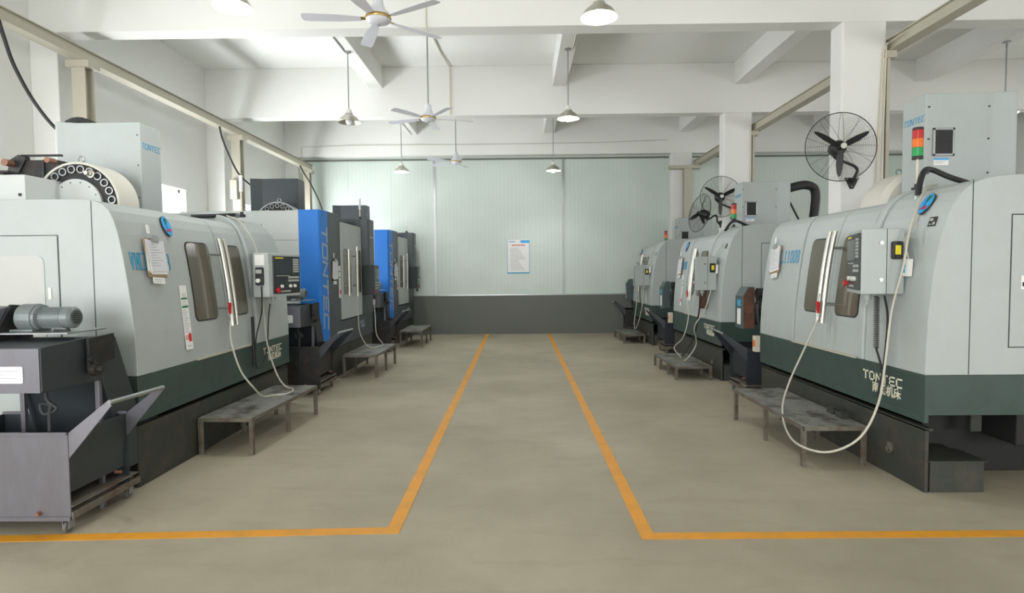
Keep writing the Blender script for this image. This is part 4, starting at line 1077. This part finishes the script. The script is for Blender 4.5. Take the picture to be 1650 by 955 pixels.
# ------------------------------------------------------------------ wall fans
def wall_fan(label, C, face, plate, pn, R=.37, rot=.5, spoke=0):
    """C centre of the cage, face = direction it blows, plate = bracket point on the column, pn = outward normal there"""
    r = thing('wall_fan', label, 'wall fan', plate)
    off = -Vector(plate); C = Vector(C)+off; d = Vector(face).normalized()
    a = Vector((0, 0, 1)); a = (a-d*a.dot(d)).normalized(); b = d.cross(a)
    mb = MB().mat('blackm'); wr = .0017
    def dome(rr, s): return s*.075*math.sqrt(max(0, 1-(rr/R)**2))
    for s in (1, -1):
        for k in range(1, 17):
            rr = R*(.16+.84*k/17)
            cc = C+d*dome(rr, s)
            mb.tube([tuple(cc+(a*math.cos(2*PI*i/36)+b*math.sin(2*PI*i/36))*rr) for i in range(36)], wr*.55, 3, smooth=False, closed=True)
        for k in range(12 if s == 1 else 10):
            t = 2*PI*(k+.2*spoke)/(12 if s == 1 else 10); e = a*math.cos(t)+b*math.sin(t)
            mb.tube([tuple(C+e*rr*R+d*dome(rr*R, s)) for rr in (.12, .4, .65, .85, .95, 1)], wr*1.1, 4, smooth=False)
    mb.tube([tuple(C+(a*math.cos(2*PI*i/48)+b*math.sin(2*PI*i/48))*R) for i in range(48)], .005, 6, smooth=False, closed=True)
    mb.build('guard', r)
    hub = MB().mat('black').cyl(tuple(C-d*.03), tuple(C+d*.045), .042, .035, 20).build('hub', r, smooth=True)
    MB().mat('pale').cyl(tuple(C+d*.078), tuple(C+d*.084), .032, n=20).build('centre_badge', r)
    MB().mat('black').lathe([(0, .02), (.07, .0), (.085, -.03), (.08, -.13), (.05, -.165), (0, -.17)], tuple(C-d*.02), tuple(d), 24).build('motor', r, smooth=True)
    for k in range(3):
        t = rot+2*PI*k/3; e = a*math.cos(t)+b*math.sin(t); q = d.cross(e); q = (q*math.cos(.35)+d*math.sin(.35))
        N = e.cross(q)
        m2 = MB().mat('black').frame(tuple(C), tuple(e), tuple(q))
        m2.prism([(.03, -.022), (.10, -.034), (.20, -.037), (.29, -.024), (.325, -.008), (.33, .004), (.31, .018), (.2, .033), (.10, .034), (.03, .022)], -.003, .003, 'z')
        m2.build('blade', r)
    # bent arm down to the bracket plate
    pnv = Vector(pn)
    arm = MB().mat('black').tube([tuple(C-d*.12), tuple(C-d*.15+Vector((0, 0, -.09))), tuple(pnv*.09+Vector((0, 0, .16))), tuple(pnv*.06+Vector((0, 0, .05))), tuple(pnv*.02)], .016, 10)
    arm.build('arm', r, smooth=True)
    side = Vector((0, 0, 1)).cross(pnv).normalized()
    MB().mat('black').frame((0, 0, 0), tuple(side), (0, 0, 1)).prism([(-.085, .055), (.085, .055), (.02, -.075), (-.02, -.075)], .001, .010, 'z').mat('steel').cyl((0, -.05, .010), (0, -.05, .016), .007, n=8).cyl((-.06, .04, .010), (-.06, .04, .016), .007, n=8).cyl((.06, .04, .010), (.06, .04, .016), .007, n=8).build('bracket', r)
    return r
wall_fan('large black wire-cage wall fan on the nearest right column', (3.595, 6.50, 2.94), (-.12, -1, -.02), (3.93, 6.868, 2.60), (0, -1, 0), .375, math.radians(-62))
wall_fan('black wire-cage wall fan facing the camera on the middle right column', (3.63, 10.38, 2.885), (-.1, -1, 0), (4.0, 10.718, 2.50), (0, -1, 0), .36, math.radians(-62))
wall_fan('black wire-cage wall fan turned away to the left on the middle right column', (3.44, 10.95, 2.65), (-.66, .68, .28), (3.798, 10.87, 2.44), (-1, 0, 0), .36, .1)

# ------------------------------------------------------------------ crane rails, posts, cables
def rail(label, x0, x1, y0, y1, z0=4.12, z1=4.26):
    mb = MB().mat('beige')
    mb.box(x0, x1, y0, y1, z1-.012, z1).box(x0, x1, y0, y1, z0, z0+.012).box((x0+x1)/2-.045, (x0+x1)/2+.045, y0, y1, z0+.012, z1-.012)
    o = mb.build('crane_rail', bevel=.002); tag(o, label, 'crane rail'); 
    tag_ = MB().mat('inkgrey').box(x0-.001, x0, 8.3, 8.5, z1-.01, z1-.003)
    return o
rail('long beige crane rail running along the left wall', -5.22, -5.07, -4.9, 14.4)
rail('beige crane rail running to the back right of the columns', 4.33, 4.48, -4.9, 14.4)
def post(label, x0, x1, y, ext=0):
    mb = MB().mat('beige').box(x0, x1, y, y+.012, 0, 4.04).box(x0, x1, y+.138, y+.15, 0, 4.04).box((x0+x1)/2-.006, (x0+x1)/2+.006, y+.012, y+.138, 0, 4.04).box(x0-.04, x1+.04, y-.03, y+.18, 0, .012)
    o = mb.build('rail_post', bevel=.002); tag(o, label, 'post')
    MB().mat('beige').box(x0-.06-ext, x1+.06+ext*.5, y-.02, y+.17, 4.04, 4.12).build('rail_seat', o, bevel=.002)
    return o
post('beige steel post carrying the left rail, behind the nearest left machine', -5.24, -5.08, 6.84)
post('beige steel post carrying the left rail, beside the second left pilaster', -5.24, -5.08, 10.62)
post('beige steel post carrying the left rail, by the back wall', -5.24, -5.08, 14.15)
post('thin beige steel post beside the nearest right column', 4.33, 4.37, 6.88)
post('thin beige steel post beside the middle right column', 4.33, 4.37, 10.74)
post('beige steel post in front of the farthest right column', 4.06, 4.25, 14.15, .28)
post('beige steel post in front of the farthest right column', 4.02, 4.17, 14.12) if False else None
def cable(label, pts, r=.018, m='rubber', name='power_cable'):
    return tag(MB().mat(m).tube(pts, r, 8).build(name, smooth=True), label, 'cable')
cable('black power cable sagging from the left rail to the nearest left machine', [(-5.10, 5.74, 4.12), (-5.1, 5.80, 3.95), (-5.10, 5.90, 3.72), (-5.08, 6.10, 3.42), (-4.95, 6.25, 3.15), (-4.7, 6.3, 3.02), (-4.33, 6.1, 2.98), (-4.33, 5.9, 2.9), (-4.33, 5.9, 2.152)])
cable('black power cable dropping from the left rail before the second left post', [(-5.10, 9.95, 4.12), (-5.08, 10.05, 3.85), (-5.02, 10.4, 3.4), (-4.9, 10.8, 3.15), (-4.6, 10.3, 2.8), (-4.5, 10.0, 2.5), (-4.5, 10.0, 2.12)], .016)
cable('black power cable dropping from the far end of the left rail', [(-5.10, 13.6, 4.12), (-5.06, 13.75, 3.95), (-4.95, 13.9, 3.7), (-4.7, 13.8, 3.2), (-4.5, 13.6, 2.6), (-4.5, 13.5, 2.1)], .016)
cable('black cable hanging down to the roof of the nearest right machine', [(4.36, 6.6, 4.12), (4.30, 6.70, 3.6), (3.95, 6.79, 2.9), (3.62, 6.78, 2.55), (3.45, 6.75, 2.3), (3.42, 6.7, 2.155)], .012) if False else None
conduit([(4.315, 6.86, 4.20), (4.27, 6.855, 4.12), (4.24, 6.855, 3.4), (4.20, 6.855, 2.3), (4.20, 6.855, 1.0)], .012, 'beige wiring pipe running down the face of the nearest right column')
conduit([(4.31, 6.60, 4.20), (4.29, 6.84, 4.17), (4.285, 6.855, 3.4), (4.26, 6.855, 2.3), (4.26, 6.855, 1.0)], .009, 'thinner beige wiring pipe at the right edge of the nearest right column')
conduit([(4.28, 10.708, 4.15), (4.28, 10.708, 1.2)], .012, 'beige wiring pipe down the middle right column')
conduit([(-1.35, 8.9, 5.345), (-1.30, 10.0, 5.345), (-1.22, 10.712, 5.335), (-1.22, 10.712, 4.47)], .012, 'pale wiring pipe running from the middle ceiling fan down the second beam')
conduit([(-1.05, 6.865, 5.3), (-1.05, 6.865, 4.36)], .008, 'thin pale wiring pipe down the front beam right of the nearest fan')
conduit([(-2.62, 7.14, 4.962), (-2.62, 8.90, 4.962)], .012, 'pale wiring pipe on the left ceiling beam leading to the unlit lamp', m='steel')
conduit([(.86, 7.14, 4.962), (.86, 8.90, 4.962)], .010, 'wiring pipe under the middle ceiling beam leading to the second right lamp')
conduit([(-2.60, 11.0, 4.962), (-2.60, 14.30, 4.962)], .012, 'pale wiring pipe on the far left ceiling beam')
conduit([(7.3, 10.70, 5.2), (7.62, 8.5, 5.34), (7.9, 7.2, 5.34)], .018, 'yellowed wiring pipe on the ceiling at the far right', m='board')
conduit([(-5.3, 14.34, 4.7), (-4, 14.34, 4.73), (-1, 14.34, 4.72), (2, 14.34, 4.73), (3.7, 14.34, 4.78)], .007, 'thin cable running along the farthest cross beam', m='hose')
conduit([(-5.33, 14.34, 4.7), (-5.33, 14.34, 4.0)], .012, 'short pale pipe down the back left corner')
# junction box on post, seen over the left machines
tag(MB().mat('beige').box(-5.24, -5.11, 10.52, 10.60, 2.95, 3.30).build('junction_box', bevel=.01), 'beige junction box mounted on the second left post', 'junction box')

# ------------------------------------------------------------------ notice poster on the back wall
pt = thing('poster', 'framed white notice with cyan header on the ribbed back wall', 'poster', (.015, YB-.003, 1.53))
MB().mat('whitepaper').frame((-.285, -.0, 0), (1, 0, 0), (0, 0, 1)).box(0, .57, 0, .85, 0, .008).build('sheet', pt)
mb = MB().mat('badgeblue').frame((-.285, -.008, 0), (1, 0, 0), (0, 0, 1)).box(.34, .56, .77, .835, 0, .001)
mb.mat('ltblue').box(.0, .57, .0, .03, 0, .001).box(0, .012, 0, .85, 0, .001).box(.558, .57, 0, .85, 0, .001).build('cyan_border', pt)
mb = MB().mat('inkred').frame((-.285, -.008, 0), (1, 0, 0), (0, 0, 1))
for k in range(9): mb.box(.12+k*.038, .148+k*.038, .70, .728, 0, .001)
mb.build('red_heading', pt)
mb = MB().mat('inkgrey').frame((-.285, -.008, 0), (1, 0, 0), (0, 0, 1))
for k in range(19): mb.box(.07 if k % 4 else .09, .28+.22*((k*61) % 10)/10, .64-k*.031, .646-k*.031, 0, .001)
mb.build('text_lines', pt)
mb = MB().mat('ltblue').frame((-.285, -.008, 0), (1, 0, 0), (0, 0, 1)); mb.box(.05, .2, .79, .81, 0, .001).build('header_mark', pt)

# ------------------------------------------------------------------ light
def area(loc, rot, sx, sy, e, c=(1, 1, 1)):
    d = bpy.data.lights.new('daylight', 'AREA'); d.shape = 'RECTANGLE'; d.size = sx; d.size_y = sy; d.energy = e; d.color = c
    o = bpy.data.objects.new('daylight', d); col.objects.link(o); o.location = loc; o.rotation_euler = rot
for k, (b0, b1, h0, h1) in enumerate(LW):
    area((XL-1.35, (-2.75, 1.15, 5.0, 8.85, 12.7)[k], 1.95), (0, -PI/2-.62, 0), 3.3, 3.84, (430, 250, 520, 1120, 1300)[k], (.955, .98, 1.02))
for b0, b1, h0, h1 in RW:
    area((XR+1.2, (b0+b1)/2, (h0+h1)/2-.15), (0, PI/2+.3, 0), 3.0, b1-b0+1.2, 150, (.985, .995, 1))
for b0, b1, h0, h1 in GATE:
    area(((b0+b1)/2, YF-.35, (h0+h1)/2), (PI/2, 0, 0), b1-b0, h1-h0, 600 if h0 < .5 else 260, (.985, .99, 1))
w = bpy.data.worlds.new('World'); scene.world = w; w.use_nodes = True
bg = w.node_tree.nodes['Background']; bg.inputs[0].default_value = (.9, .95, 1, 1); bg.inputs[1].default_value = 1.2

# ------------------------------------------------------------------ camera
cam = bpy.data.cameras.new('camera'); co = bpy.data.objects.new('camera', cam); col.objects.link(co)
f_px = 928.0; cam.sensor_fit = 'HORIZONTAL'; cam.sensor_width = 36; cam.lens = 36*f_px/1650
pitch = math.atan(41.5/f_px); yaw = math.atan(10/f_px); roll = .009
F = Vector((-math.sin(yaw)*math.cos(pitch), math.cos(yaw)*math.cos(pitch), -math.sin(pitch)))
Rv = Vector((math.cos(yaw), math.sin(yaw), 0)); U = Rv.cross(F)
R2 = Rv*math.cos(roll)-U*math.sin(roll); U2 = U*math.cos(roll)+Rv*math.sin(roll)
mw = Matrix.Identity(4)
for i in range(3): mw[i][0] = R2[i]; mw[i][1] = U2[i]; mw[i][2] = -F[i]; mw[i][3] = (0, 0, 1.6)[i]
co.matrix_world = mw; cam.clip_start = .05
scene.camera = co
scene.view_settings.view_transform = 'Standard'; scene.view_settings.look = 'None'
scene.view_settings.gamma = 1; scene.view_settings.exposure = 0.06; scene.view_settings.use_curve_mapping = False
